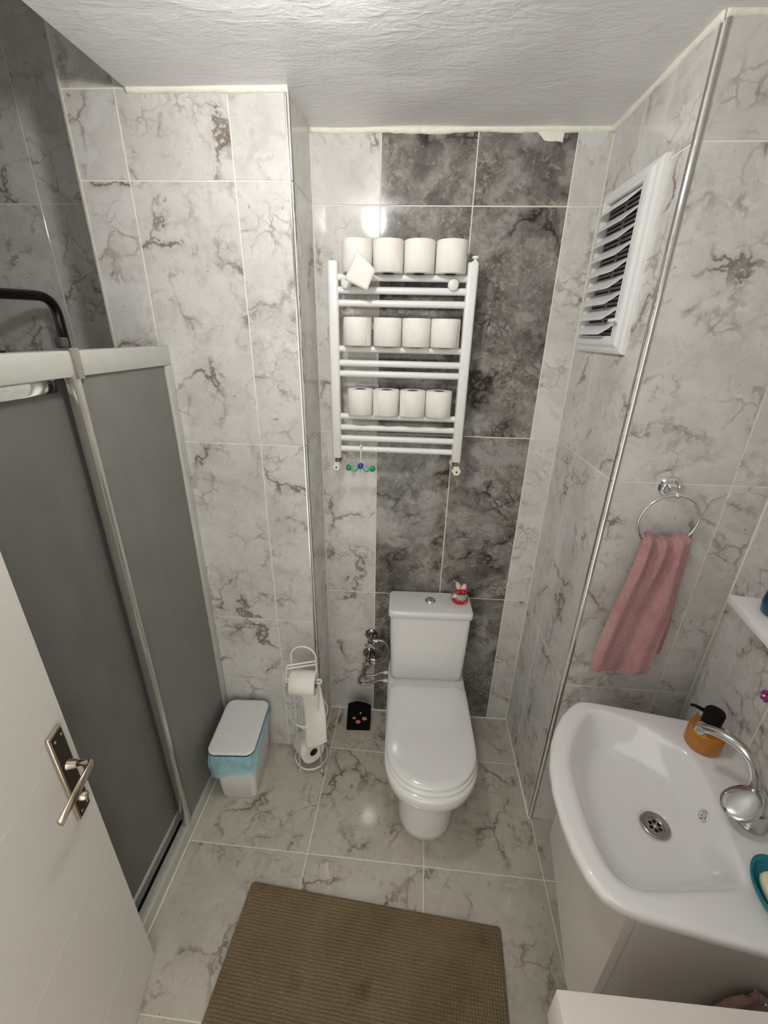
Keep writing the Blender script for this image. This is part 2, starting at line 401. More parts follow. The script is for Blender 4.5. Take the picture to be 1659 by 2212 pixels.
# dropped ceiling with a soffit edge along the shower
bm = bmesh.new(); nx, ny = 90, 90
x0, x1, y0, y1 = XS, 1.3, YF - .05, .05
grid = [[bm.verts.new((x0 + (x1 - x0) * i / nx, y0 + (y1 - y0) * j / ny, ZC + .004 * noise.noise(V((i * .12, j * .12, 0))) * (0 if i == 0 else 1))) for j in range(ny + 1)] for i in range(nx + 1)]
for i in range(nx):
    for j in range(ny): bm.faces.new((grid[i][j], grid[i + 1][j], grid[i + 1][j + 1], grid[i][j + 1]))
box(bm, (x0, y0, ZC + .012), (x1, y1, ZH + .02))
# soffit edge skirt
a = [bm.verts.new(grid[0][j].co) for j in range(ny + 1)]; b2 = [bm.verts.new(V((x0, grid[0][j].co.y, ZC + .02))) for j in range(ny + 1)]
for j in range(ny): bm.faces.new((a[j], a[j + 1], b2[j + 1], b2[j]))
ce = struct('ceiling', bm, 'plaster', 'rough white plaster ceiling with trowel marks', 'ceiling')
for p in ce.data.polygons: p.use_smooth = len(p.vertices) == 4 and p.area < .01
sbox('ceiling_shower', (XW - .1, YF - .05, ZH), (XS + .02, .05, ZH + .05), 'filler', 'higher plaster ceiling above the shower recess', 'ceiling')

# plaster bead where tiles meet the ceiling: ragged strips
def ragged(bm, origin, U, Nn, u0, u1, hmin, hmax, th, seed, n=70, zt=ZC + .004):
    U, Nn, origin = V(U), V(Nn), V(origin); rings = []
    for i in range(n + 1):
        u = u0 + (u1 - u0) * i / n; q = noise.noise(V((u * 9, seed, 0))) * .5 + .5; q = q * .7 + (noise.noise(V((u * 40, seed, 3))) * .5 + .5) * .3
        h = hmin + (hmax - hmin) * q; t = th * (.6 + .5 * q); p = origin + U * u
        rings.append([p + Z * (zt), p + Z * zt + Nn * t, p + Z * (zt - h * .7) + Nn * t, p + Z * (zt - h) + Nn * .0006, p + Z * (zt - h)])
    bridge(bm, rings)
def bead(name, label, *segs):
    bm = bmesh.new()
    for s in segs: ragged(bm, *s)
    return tag(obj(name, bm, 'caulk', smooth=True), label, 'trim', kind='structure')
bead('trim_1', 'ragged white filler line between ceiling and niche back wall', ((0, 0, 0), (1, 0, 0), (0, -1, 0), XL, XR, .010, .026, .007, 1.3))
bead('trim_2', 'ragged white filler line between ceiling and left pillar', ((0, -D1, 0), (1, 0, 0), (0, -1, 0), XS, XL, .010, .022, .007, 4.1))
bead('trim_3', 'ragged white filler line along the ceiling above the vent', ((XR, 0, 0), (0, -1, 0), (-1, 0, 0), 0, D2, .010, .026, .007, 7.7))
bead('trim_4', 'ragged white filler line between ceiling and right pillar front', ((0, -D2, 0), (1, 0, 0), (0, -1, 0), XR, CN.x, .010, .022, .006, 9.9))
def flat_patch(name, label, pts, mat, th=.0016):
    bm = bmesh.new(); bridge(bm, [[V((x, -.0002, z)) for x, z in pts], [V((x, -th, z)) for x, z in pts]])
    return tag(obj(name, bm, mat), label, 'trim', kind='structure')
flat_patch('trim_5', 'white filler smear at the top of the dark tiles', [(.325, 2.436), (.338, 2.430), (.352, 2.419), (.362, 2.409), (.380, 2.406), (.400, 2.407), (.418, 2.404), (.419, 2.416), (.421, 2.436)], 'caulk')
flat_patch('trim_6', 'grey white filler smear at the top right corner of niche', [(.466, 2.436), (.470, 2.408), (.478, 2.397), (.484, 2.392), (.487, 2.402), (.494, 2.392), (.503, 2.380), (.508, 2.395), (.522, 2.388), (.536, 2.399), (.545, 2.405), (.552, 2.436)], 'filler')
# chrome corner strips
def corner_strip(name, label, x, y, sx, sy, z1, mat='faucet_chrome'):
    bm = bmesh.new(); r = .011; prof = [(0, 0)] + [(sx * r * (1 - math.cos(t)) * 1.0 - 0, 0) for t in ()]
    pts = [(x - sx * r, y), (x - sx * r, y + sy * .002)] + [(x - sx * r + sx * (r + .002) * math.sin(t), y + sy * .002 - sy * (r + .002) * (1 - math.cos(t))) for t in [k / 8 * PI / 2 for k in range(1, 9)]] + [(x, y - sy * r), (x - sx * .003, y - sy * r), (x - sx * .003, y - sy * .003), (x - sx * r, y - sy * .003)]
    bridge(bm, [[V((a, b, 0)) for a, b in pts], [V((a, b, z1)) for a, b in pts]])
    return tag(obj(name, bm, mat, auto=40), label, 'trim', kind='structure')
corner_strip('trim_7', 'chrome corner strip on the left pillar beside the radiator', XL, -D1, 1, -1, ZC - .01)
corner_strip('trim_8', 'chrome corner strip on the right pillar beside the towel ring', XR, -D2, -1, -1, ZC - .01)
corner_strip('trim_9', 'white edge strip on the shower side of the left pillar', XC, -D1, -1, -1, ZH, 'cream')
# silicone line at the floor of the niche
def skirt(name, label, pts, r=.004):
    bm = bmesh.new(); tube(bm, pts, r, 8); return tag(obj(name, bm, 'grout', smooth=True), label, 'trim', kind='structure')
skirt('trim_10', 'cream sealant line along the niche floor', [(XL - .0, -D1 + .0, .001), (XL, -.002, .001), (XR, -.002, .001), (XR, -D2, .001)])

# ------------------------------------------------------------------ ceiling lamp (just above the frame)
t = thing('ceiling_lamp', 'round white ceiling lamp above the bathroom', 'lamp', (LAMP.x, LAMP.y, ZC))
bm = bmesh.new(); lathe(bm, [(0, 0), (.048, 0), (.048, -.008), (.040, -.012), (0, -.012)], 40); obj('base', bm, 'white_plastic', t, auto=30)
bm = bmesh.new(); prof = [(.046 * math.sin(q), -.062 + .050 * math.cos(q)) for q in [PI * k / 10 for k in range(11)]]; lathe(bm, prof, 18); obj('globe', bm, 'glow', t, smooth=True)

# ------------------------------------------------------------------ shower enclosure
t = thing('shower_screen', 'framed shower screen of frosted grey glass left of the bin', 'shower screen', (XS, -D1, 0))
def sp(name, lo, hi, mat, parent=None, bev=.003):   # box given in world coordinates
    o = V((XS, -D1, 0)); return mbox(name, V(lo) - o, V(hi) - o, mat, parent or t, bev)
YE = -1.72; YM = -.655
sp('top_rail', (XS - .035, YE, 1.748), (XS, -D1 - .002, 1.806), 'alu')
sp('wall_jamb', (XS - .032, -D1 - .034, .068), (XS + .001, -D1 - .001, 1.748), 'alu')
sp('bottom_track', (XS - .034, YE, .0), (XS + .002, -D1 - .002, .066), 'alu')
sp('track_lip', (XS - .030, YE, .0), (XS + .006, -D1 - .002, .012), 'cream', None, .004)
fx = sp('fixed_panel', (XS - .016, YM, .066), (XS - .008, -D1 - .030, 1.75), 'frost_lit', None, 0)
sp('center_profile', (XS - .026, YM - .022, .066), (XS + .002, YM + .004, 1.758), 'satin', None, .006)
sp('rail_clip', (XS - .036, YM - .014, 1.742), (XS + .003, YM + .016, 1.812), 'dull_chrome', None, .002)
sp('clip_cap', (XS - .034, YM - .008, 1.812), (XS - .014, YM + .012, 1.834), 'dark_plastic', None, .003)
sl = sp('sliding_panel', (XS - .052, YE, .122), (XS - .045, YM + .05, 1.742), 'frost', None, 0)
sp('sliding_top_bar', (XS - .058, YE, 1.712), (XS - .038, YM - .028, 1.745), 'chrome', None, .004)
sp('sliding_bottom_bar', (XS - .058, YE, .108), (XS - .040, YM + .05, .124), 'alu', None, .002)
sp('gap_shade_strip', (XS - .060, YE, .001), (XS - .036, -D1 - .002, .03), 'black', None, 0)  # black strip painting in the shade of the gap behind the track
# shower tray
bm = bmesh.new(); box(bm, (XW + .002, YF + .01, .001), (XS - .062, -.002, .03), .004); tag(obj('shower_tray', bm, 'tray', auto=30), 'low white shower tray behind the frosted screen', 'shower tray')
# rain shower column on the recess back wall
t = thing('shower_column', 'dark chrome rain shower arm rising above the shower screen', 'shower', (-1.30, -.002, 0))
bm = bmesh.new()
path = [V((.0, -.055, .95)), V((.0, -.055, 1.86))] ; arm = fillet([(0, -.055, 1.0), (0, -.055, 1.955), (-.04, -.40, 1.945), (-.045, -.405, 1.83)], .07, 10)
tube(bm, arm, .0165, 16); obj('riser_arm', bm, 'pipe_chrome', t, smooth=True)
bm = bmesh.new(); lathe(bm, [(0, 1.845), (.016, 1.845), (.018, 1.82), (.026, 1.80), (.028, 1.79), (.10, 1.785), (.10, 1.775), (0, 1.775)], 36, at=(-.045, -.405, 0)); obj('shower_head', bm, 'pipe_chrome', t, auto=30)
for zz in (1.1, 1.7):
    bm = bmesh.new(); lathe(bm, [(0, 0), (.022, 0), (.022, -.008), (.011, -.012), (.011, -.055), (0, -.055)], 20, (0, 1, 0), (0, 0, zz)); obj('wall_bracket', bm, 'pipe_chrome', t, auto=30)
bm = bmesh.new(); box(bm, (-.14, -.075, .93), (.14, -.03, .98), .02, 4); obj('mixer', bm, 'pipe_chrome', t, smooth=True)

# ------------------------------------------------------------------ towel radiator
RX, RY = -.055, -.082
t = thing('towel_radiator', 'white ladder towel radiator holding rows of toilet rolls', 'radiator', (RX, 0, 1.41))
def RP(x, y, z): return V((x - RX, y, z - 1.41))
bm_kw = dict()
for x in (-.2825, .1735):
    bm = bmesh.new(); pr = rrect(0, 0, .0175, .016, .009, 5)
    bridge(bm, [[RP(x + a * k, RY + b * k, z) for a, b in pr] for z, k in ((1.411, .86), (1.414, 1), (2.068, 1), (2.072, .86))]); obj('upright', bm, 'white_enamel', t, auto=50)
for z in (2.026, 1.988, 1.949, 1.805, 1.758, 1.722, 1.571, 1.529, 1.488, 1.447):
    bm = bmesh.new(); tube(bm, [RP(-.27, RY, z), RP(.16, RY, z)], .0112, 16); obj('bar', bm, 'white_enamel', t, auto=50)
for x in (-.237, .113):
    bm = bmesh.new(); lathe(bm, [(0, 0), (.010, 0), (.010, -.07), (.0165, -.072), (.0175, -.100), (.0165, -.104), (.012, -.107), (0, -.107)], 24, (0, 1, 0), RP(x, 0, 2.007)); obj('wall_bracket', bm, 'white_plastic', t, auto=35)
bm = bmesh.new(); lathe(bm, [(0, 0), (.010, 0), (.010, .004), (.006, .005), (.006, .010), (.011, .011), (.011, .018), (0, .018)], 16, None, RP(.179, RY, 2.072)); obj('air_vent', bm, 'white_plastic', t, auto=30)
for x in (-.2825, .1735):
    vb = bmesh.new(); tube(vb, fillet([RP(x, RY, 1.412), RP(x, RY, 1.388), RP(x + .0, -.005, 1.388)], .008), .009, 12); vo = obj('valve', vb, 'brass', t, smooth=True)
    bm = bmesh.new(); lathe(bm, [(0, 0), (.022, 0), (.020, -.008), (.010, -.010), (0, -.010)], 24, (0, 1, 0), RP(x + .004, -.002, 1.388)); obj('rosette', bm, 'cream', vo, auto=30)
    bm = bmesh.new(); rings = []
    for h, k in ((-.100, .75), (-.103, 1), (-.122, 1), (-.127, .8)):
        rings.append([RP(x + .002 + .0165 * k * (1 + .10 * math.cos(6 * q * 2 * PI / 36)) * math.cos(q * 2 * PI / 36), h, 1.383 + .0165 * k * (1 + .10 * math.cos(6 * q * 2 * PI / 36)) * math.sin(q * 2 * PI / 36)) for q in range(36)])
    bridge(bm, rings); ko = obj('knob', bm, 'cream', vo, auto=40)
    bm = bmesh.new(); lathe(bm, [(0, -.1272), (.0036, -.1272), (.0036, -.1284), (0, -.1284)], 12, (0, 1, 0), RP(x + .002, 0, 1.383)); obj('knob_screw', bm, 'bronze', vo)

# toilet rolls
def roll_mesh(bm, r, h, core=.019):
    seg = 40; rings = []
    prof = [(core, 0.001), (core + .002, 0), (r - .002, 0), (r, .002), (r, h - .002), (r - .002, h), (core + .002, h), (core, h - .001)]
    R = []
    for rr, z in prof: R.append([bm.verts.new((rr * math.cos(2 * PI * k / seg), rr * math.sin(2 * PI * k / seg), z)) for k in range(seg)])
    for i in range(len(R)):
        A, B = R[i], R[(i + 1) % len(R)]
        for k in range(seg): bm.faces.new((A[k], A[(k + 1) % seg], B[(k + 1) % seg], B[k]))
def core_mesh(bm, h, core=.0188):
    seg = 24
    R = [[bm.verts.new((rr * math.cos(2 * PI * k / seg), rr * math.sin(2 * PI * k / seg), z)) for k in range(seg)] for rr, z in ((core, .0005), (core - .0015, .0005), (core - .0015, h - .0005), (core, h - .0005))]
    for i in range(4):
        A, B = R[i], R[(i + 1) % 4]
        for k in range(seg): bm.faces.new((A[k], A[(k + 1) % seg], B[(k + 1) % seg], B[k]))
def toilet_roll(label, loc, r, h, group, flap=None, rot=None):
    t = thing('toilet_roll', label, 'toilet roll', loc, 0, group)
    if rot is not None: t.rotation_euler = rot
    bm = bmesh.new(); roll_mesh(bm, r, h); obj('paper', bm, 'paper', t, auto=45)
    bm = bmesh.new(); core_mesh(bm, h); obj('cardboard_core', bm, 'card', t, auto=45)
    if flap is not None:   # loose end edge of the outer sheet at angle flap
        bm = bmesh.new(); a0, n = flap, 8
        rings = []
        for k in range(n + 1):
            a = a0 + (k / n) * .55; e = .0006 + .0028 * (1 - k / n)
            rings.append([V((math.cos(a) * (r + q), math.sin(a) * (r + q), z)) for q, z in ((e, .001), (e, h - .001), (e + .0009, h - .001), (e + .0009, .001))])
        bridge(bm, rings); obj('loose_end', bm, 'paper', t, auto=45)
    return t
rows = [(2.0375, .092, .0495, [-.2015, -.1005, .0, .1015], 'top', -.088), (1.8165, .089, .0482, [-.201, -.098, .0, .0975], 'middle', -.088), (1.5825, .089, .0462, [-.191, -.0965, -.002, .0915], 'bottom', -.090)]
desc = {('top', 0): 'loose sheet hanging, leftmost on the top radiator row', ('top', 1): 'folded end flap, second on the top radiator row', ('top', 2): 'smooth front, third on the top radiator row', ('top', 3): 'smooth front, rightmost on the top radiator row beside the air vent',
        ('middle', 0): 'overlapping end flap, leftmost on the middle radiator row', ('middle', 1): 'smooth front, second on the middle radiator row', ('middle', 2): 'smooth front, third on the middle radiator row', ('middle', 3): 'smooth front, rightmost on the middle radiator row',
        ('bottom', 0): 'smooth front, leftmost on the bottom radiator row', ('bottom', 1): 'faint seam on its left, second on the bottom radiator row', ('bottom', 2): 'raised seam on its left, third on the bottom radiator row', ('bottom', 3): 'smooth front, rightmost on the bottom radiator row'}
flaps = {('top', 1): -PI / 2 + .55, ('middle', 0): -PI / 2 + .75, ('bottom', 1): -PI / 2 - 1.2, ('bottom', 2): -PI / 2 - 1.1, ('middle', 3): -PI / 2 + 1.0}
for z, h, r, xs, nm, y in rows:
    for k, x in enumerate(xs):
        tr = toilet_roll('white toilet roll with ' + desc[(nm, k)], (x, y, z), r, h, 'toilet rolls standing on the radiator', flaps.get((nm, k)))
        if (nm, k) == ('top', 0):
            P = [[(-.243, -.122, 2.093), (-.168, -.1385, 2.108)], [(-.240, -.139, 2.060), (-.163, -.146, 2.072)], [(-.238, -.150, 2.022), (-.157, -.152, 2.040)], [(-.230, -.154, 2.004), (-.150, -.156, 2.022)]]
            # a square sheet hanging by one corner: diamond
            A, B, C, D = V((-.196, -.1405, 2.096)), V((-.136, -.149, 2.040)), V((-.162, -.157, 1.982)), V((-.236, -.147, 2.012))
            bm = bmesh.new(); n = 8; R = []
            for i in range(n + 1):
                row = []
                for j in range(n + 1):
                    u, v = i / n, j / n; p = A * (1 - u) * (1 - v) + B * u * (1 - v) + C * u * v + D * (1 - u) * v
                    p.y += -.004 * math.sin(u * PI) * math.sin(v * PI) + .0015 * noise.noise(V((u * 4, v * 4, 2)))
                    row.append(p - V((x, y, z)))
                R.append(row)
            Vs = [[bm.verts.new(p) for p in row] for row in R]
            for i in range(n):
                for j in range(n): bm.faces.new((Vs[i][j], Vs[i + 1][j], Vs[i + 1][j + 1], Vs[i][j + 1]))
            o = obj('loose_sheet', bm, 'paper', tr, smooth=True); md = o.modifiers.new('thickness', 'SOLIDIFY'); md.thickness = .0006
# freshener hanging from the lowest bar
t = thing('toilet_freshener', 'hanging toilet freshener with five green and blue balls', 'air freshener', (-.19, -.094, 1.385))
bm = bmesh.new(); tube(bm, crom([(.0, .012, .068), (0, .004, .078), (0, -.002, .072), (0, -.002, .055), (0, -.003, .012)], 6), .0028, 8); box(bm, (-.005, -.006, .072), (.005, .004, .080), .001); obj('hook', bm, 'white_plastic', t, auto=40)
bm = bmesh.new(); rr = []
arc = [(-.046, -.009), (-.023, -.013), (0, -.001), (.023, -.013), (.046, -.010)]
tube(bm, crom([(a, -.004, b) for a, b in arc], 6), .008, 10); obj('holder', bm, 'clear', t, smooth=True)
for (a, b), m in zip(arc, ('green', 'pale_green', 'blue_gel', 'pale_green', 'green')):
    bm = bmesh.new(); sphere(bm, (a, -.007, b), .0118); obj('ball', bm, m, t, smooth=True)

# ------------------------------------------------------------------ vent grille on the niche side wall
t = thing('vent_grille', 'white louvred vent grille on the right side of niche', 'vent', (XR, -.23, 1.82))
def VP(d, y, z): return V((-d, y + .23, z - 1.82))
y0, y1, z0, z1 = -.400, -.062, 1.818, 2.254; iy0, iy1, iz0, iz1 = -.328, -.104, 1.864, 2.222
bm = bmesh.new()
def rect(a, b, c, d, dep): return [VP(dep, a, c), VP(dep, b, c), VP(dep, b, d), VP(dep, a, d)]
steps = [(0, 0.0), (0, .010), (.006, .014), (.012, .015), (.018, .020), (.026, .021), (.032, .018), (1, .018), (1, .002)]
rings = []
for k, dep in steps:
    if k == 1: rings.append(rect(iy0, iy1, iz0, iz1, dep))
    else:
        f = k / .036; rings.append(rect(y0 + (iy0 - y0) * f, y1 + (iy1 - y1) * f, z0 + (iz0 - z0) * f, z1 + (iz1 - z1) * f, dep))
bridge(bm, rings, True, False, False); obj('frame', bm, 'white_plastic', t)
plate = mbox('back_plate', VP(.0035, iy0, iz0), VP(.001, iy1, iz1), 'grey_plastic', t)
NS = 9; pitch = (iz1 - iz0) / NS
slot_me = None
for k in range(NS):
    zt = iz1 - pitch * k - .004
    bm = bmesh.new(); L0, L1 = iy0 + .004, iy1 + .004
    top = [VP(.006, L0, zt), VP(.006, L1, zt)]
    tip = [VP(.038, L0 + .040, zt - .031), VP(.038, L1 + .012, zt - .031)]
    mid = VP(.025, L0 + .022, zt - .019); mid2 = VP(.033, L0 + .030, zt - .026)
    outer = [top[0], top[1], VP(.034, L1 + .012, zt - .0270), tip[1], tip[0], mid2, mid]
    off = V((0, 0, -.0018))
    bridge(bm, [outer, [p + off for p in outer]]); obj('louvre', bm, 'white_plastic', t)
    for g, (a, b) in enumerate(((iy0 + .012, (iy0 + iy1) / 2 - .010), ((iy0 + iy1) / 2 + .010, iy1 - .014))):
        for q in range(3):
            zz = zt - .012 - q * .0115
            if slot_me is None:
                bm = bmesh.new(); box(bm, (-.0006, -(b - a) / 2, -.0022), (.0006, (b - a) / 2, .0022)); so = obj('slot', bm, 'black', t); slot_me = so.data
            else:
                so = bpy.data.objects.new('slot', slot_me); link(so, t)
            so.location = VP(.0038, (a + b) / 2, zz)
bm = bmesh.new(); tube(bm, [VP(.018, -.345, 1.905), VP(.034, -.345, 1.903)], .0045, 10); box(bm, VP(.040, -.368, 1.8985), VP(.033, -.338, 1.9065), .002); obj('lever', bm, 'white_plastic', t, auto=40)

# ------------------------------------------------------------------ towel ring and towel
t = thing('towel_ring', 'chrome towel ring on the right pillar', 'towel ring', (.722, -D2, 1.482))
bm = bmesh.new(); lathe(bm, [(0, .0005), (.031, .0005), (.031, -.004), (.027, -.010), (.022, -.011), (.018, -.008), (.0155, -.012), (.0125, -.020), (0, -.021)], 36, (0, 1, 0)); obj('wall_plate', bm, 'chrome', t, auto=25)
bm = bmesh.new(); tube(bm, [(0, -.016, 0), (-.004, -.035, -.004), (-.006, -.055, -.006)], [.008, .0065, .0075], 12); sphere(bm, (-.006, -.055, -.006), .009); obj('post', bm, 'chrome', t, smooth=True)
RC = V((-.007, -.052, -.084)); RR = .0785
bm = bmesh.new(); tube(bm, [RC + V((math.sin(a) * RR, -.006 * math.cos(a), math.cos(a) * RR)) for a in [2 * PI * k / 64 for k in range(64)]], .0036, 10, True); obj('ring', bm, 'chrome', t, smooth=True)

t = thing('hand_towel', 'pink terry hand towel hanging through the chrome ring', 'towel', (.712, -.55, 1.325))
def towel():
    """one cloth pulled through the ring: back hem -> over the ring -> front hem"""
    bm = bmesh.new(); NU, NV = 90, 84; R = []
    def ss(x): x = max(0, min(1, x)); return x * x * (3 - 2 * x)
    for j in range(NV + 1):
        v = j / NV * 2 - 1; d = abs(v); row = []
        for i in range(NU + 1):
            u = i / NU
            if v >= 0: xl = -.066 - .054 * ss(d * 1.05); xr = .058 + .012 * math.sin(d * PI) - .004 * d; drop = .436
            else: xl = -.050 + .02 * d; xr = .064 + .018 * math.sin(d * PI * .8) + .040 * ss(d); drop = .405
            pinch = 1 - ss(d / .55)
            # three rounded pleats gathered at the ring, opening downwards
            ph = u * 3 * 2 * PI
            pleat = (.5 - .5 * math.cos(ph + 1.1 * d)) ** .7
            y_fold = .020 * pleat * (.35 + .65 * pinch) + .010 * math.sin(u * 2 * PI * 1.3 + .5) * (1 - pinch) + .004 * noise.noise(V((u * 5, d * 4, v)))
            x = xl + (xr - xl) * u + .007 * math.sin(ph + .8) * (.4 + .6 * pinch)
            zr = .0785 - math.sqrt(max(0.0, .0785 ** 2 - min(.074, abs(x)) ** 2))
            top = .006 + .55 * min(zr, .03) + .007 * pleat
            if d < .075: z = top + .010 * math.cos(d / .075 * PI / 2); off = .018 * math.sin(v / .075 * PI / 2)
            else:
                q = (d - .075) / .925; z = top - q * (drop + top) + .006 * math.sin(u * 6 + 1) * q; off = math.copysign(.018 + .006 * q, v)
            hem = 1.0 + .12 * math.exp(-((d - .93) / .02) ** 2)
            y = -off - (y_fold * hem if v >= 0 else -.0 - y_fold * .35)
            if v < 0: y = min(y, .030)
            row.append(V((x, y, z)))
        R.append(row)
    Vs = [[bm.verts.new(p) for p in row] for row in R]
    for j in range(NV):
        for i in range(NU): bm.faces.new((Vs[j][i], Vs[j][i + 1], Vs[j + 1][i + 1], Vs[j + 1][i]))
    return bm
o = obj('terry_cloth', towel(), 'towel', t, smooth=True); md = o.modifiers.new('thickness', 'SOLIDIFY'); md.thickness = .011; md.offset = 0
md = o.modifiers.new('smooth', 'SUBSURF'); md.levels = md.render_levels = 1

# ------------------------------------------------------------------ toilet
TC = V((.114, 0, 0)); t = thing('toilet', 'white close coupled toilet with closed lid in the niche', 'toilet', TC, math.radians(1.6))
def dshape(hw, yb, yf, n=28, p=2.2, lk=1.05):
    """outline: straight sides at the back, rounded front. yb back y, yf front y"""
    out = []; L = min(hw * lk, (yb - yf) * .62); ym = yf + L
    for k in range(n + 1):
        a = PI * k / n; c, s = math.cos(a), math.sin(a)
        out.append((hw * math.copysign(abs(c) ** (2 / p), c), ym - L * abs(s) ** (2 / p)))
    out += [(-hw, ym + (yb - ym) * .5), (-hw, yb + -.02), (-hw + .02, yb), (0, yb), (hw - .02, yb), (hw, yb - .02), (hw, ym + (yb - ym) * .5)]
    return out
def loft(bm, secs):
    bridge(bm, [[V((x, y, z)) for x, y in pts] for z, pts in secs])
bm = bmesh.new()
loft(bm, [(0.0, dshape(.107, -.10, -.610)), (.004, dshape(.110, -.10, -.615)), (.03, dshape(.111, -.10, -.616)), (.12, dshape(.114, -.09, -.618)), (.20, dshape(.118, -.08, -.622)), (.240, dshape(.124, -.07, -.630)), (.262, dshape(.134, -.06, -.642)),
          (.276, dshape(.150, -.05, -.662)), (.296, dshape(.163, -.04, -.688)), (.325, dshape(.171, -.03, -.705)), (.360, dshape(.1755, -.025, -.713)), (.382, dshape(.1755, -.025, -.713)), (.388, dshape(.172, -.03, -.709)), (.390, dshape(.160, -.04, -.69))])
obj('bowl', bm, 'white_ceramic', t, auto=60)
def lidshape(hw, yb, yf, n=28):
    return dshape(hw, yb, yf, n, 2.15, 1.0)
bm = bmesh.new(); loft(bm, [(.3905, lidshape(.168, -.235, -.695)), (.393, lidshape(.1705, -.233, -.699)), (.401, lidshape(.1705, -.233, -.699)), (.404, lidshape(.168, -.235, -.695))]); obj('seat', bm, 'white_plastic', t, auto=50)
bm = bmesh.new(); loft(bm, [(.4055, lidshape(.164, -.232, -.680)), (.408, lidshape(.1695, -.230, -.688)), (.418, lidshape(.1695, -.230, -.688)), (.4225, lidshape(.166, -.232, -.684)), (.4245, lidshape(.150, -.240, -.660)), (.4255, lidshape(.08, -.28, -.56))]); obj('lid', bm, 'white_ceramic', t, auto=60)
for x in (-.095, .095):
    bm = bmesh.new(); tube(bm, [(x - .03, -.222, .404), (x + .03, -.222, .404)], .010, 14); obj('hinge', bm, 'white_plastic', t, auto=40)
bm = bmesh.new()
bridge(bm, [[V((x, y, z)) for x, y in rrect(0, cy, hx, hy, r, 6)] for z, cy, hx, hy, r in ((.390, -.092, .150, .070, .02), (.400, -.092, .160, .074, .022), (.415, -.092, .164, .0775, .022), (.60, -.092, .170, .078, .022), (.738, -.092, .174, .078, .022))]); obj('cistern', bm, 'white_ceramic', t, auto=60)
bm = bmesh.new()
bridge(bm, [[V((x, y, z)) for x, y in rrect(0, -.092, hx, hy, r, 6)] for z, hx, hy, r in ((.7385, .176, .079, .022), (.741, .1805, .0825, .022), (.762, .181, .083, .022), (.769, .178, .080, .020), (.771, .172, .074, .018))]); obj('cistern_lid', bm, 'white_ceramic', t, auto=60)
bm = bmesh.new(); lathe(bm, [(0, .7711), (.023, .7711), (.0235, .777), (.020, .7815), (.010, .784), (0, .7845)], 32, at=(.0, -.088, 0)); obj('flush_button', bm, 'chrome', t, smooth=True)
# flower candle on the cistern
t = thing('flower_candle', 'small red wax pot with white petals on the cistern lid', 'candle', (.247, -.068, .7713), .2); t.scale = (1.45, 1.45, 1.45)
bm = bmesh.new(); lathe(bm, [(0, 0), (.021, 0), (.0245, .004), (.0245, .012), (.021, .016), (0, .016)], 28); obj('wax_pot', bm, 'red_wax', t, auto=40)
bm = bmesh.new(); lathe(bm, [(.0225, .010), (.0215, .024), (.018, .030), (.017, .030), (.0205, .024), (.0215, .011)], 28); obj('clear_cup', bm, 'clear', t, smooth=True)
for a, tilt, ln in ((3.5, -.35, .026), (5.15, -.75, .028), (.6, .75, .024), (2.0, .95, .026)):
    bm = bmesh.new(); n = 8; d = V((math.cos(a) * math.cos(tilt), math.sin(a) * math.cos(tilt), math.sin(tilt))); s = V((-math.sin(a), math.cos(a), 0)); up = d.cross(s); rings = []
    for k in range(n + 1):
        q = k / n; wd = .0115 * math.sin(PI * min(.96, .1 + .86 * q)) + .0012; c = V((0, 0, .031)) + d * (.006 + ln * q) + up * (.003 * math.sin(q * PI))
        rings.append([c + s * wd, c + up * -.0035 * 0 + up * .0008, c - s * wd, c - up * .0012])
    bridge(bm, rings); obj('petal', bm, 'petal', t, smooth=True)
bm = bmesh.new(); sphere(bm, (.008, -.004, .034), .010, (1, 1, .7)); obj('flower_center', bm, 'red_wax', t, smooth=True)
bm = bmesh.new(); sphere(bm, (-.008, -.004, .034), .009, (1, 1, .7)); obj('flower_center', bm, 'red_wax', t, smooth=True)
bm = bmesh.new(); tube(bm, crom([(-.006, .006, .030), (-.010, .010, .050), (-.018, .016, .066)], 5), .0009, 6); obj('stem', bm, 'leafy', t, smooth=True)

# water valves and hoses left of the cistern
def angle_valve(label, x, z):
    t = thing('angle_valve', label, 'valve', (x, 0, z), 0, 'angle valves beside the toilet'); t.scale = (1.2, 1.1, 1.2)
    bm = bmesh.new(); lathe(bm, [(0, .0005), (.026, .0005), (.026, -.003), (.022, -.009), (.011, -.012), (0, -.012)], 28, (0, 1, 0)); obj('rosette', bm, 'dark_chrome', t, auto=30)
    bm = bmesh.new(); lathe(bm, [(0, -.006), (.009, -.006), (.009, -.030), (.0115, -.032), (.0115, -.056), (.008, -.060), (0, -.060)], 18, (0, 1, 0)); obj('body', bm, 'dark_chrome', t, auto=30)
    bm = bmesh.new(); lathe(bm, [(0, -.06), (.006, -.06), (.006, -.072), (0, -.072)], 12, (0, 1, 0)); box(bm, (-.020, -.080, -.004), (.020, -.070, .004), .003); obj('handle', bm, 'dark_chrome', t, auto=30)
    bm = bmesh.new(); tube(bm, [(.004, -.044, 0), (.028, -.044, 0)], .0085, 12); obj('outlet', bm, 'dark_chrome', t, auto=30)
    return t
angle_valve('upper chrome angle valve on the wall beside the cistern', -.150, .500)
angle_valve('lower chrome angle valve on the wall beside the cistern', -.160, .385)
def hose(label, pts, r=.0072):
    t = thing('flexible_hose', label, 'hose', pts[0], 0, 'braided hoses beside the toilet'); o = V(pts[0])
    bm = bmesh.new(); tube(bm, [p - o for p in crom(pts, 10)], r, 10); obj('braid', bm, 'steel', t, smooth=True)
    e = V(pts[-1]); d = (e - V(pts[-2])).normalized()
    bm = bmesh.new(); tube(bm, [e - d * .004 - o, e + d * .018 - o], .009, 8); obj('end_nut', bm, 'cream', t)
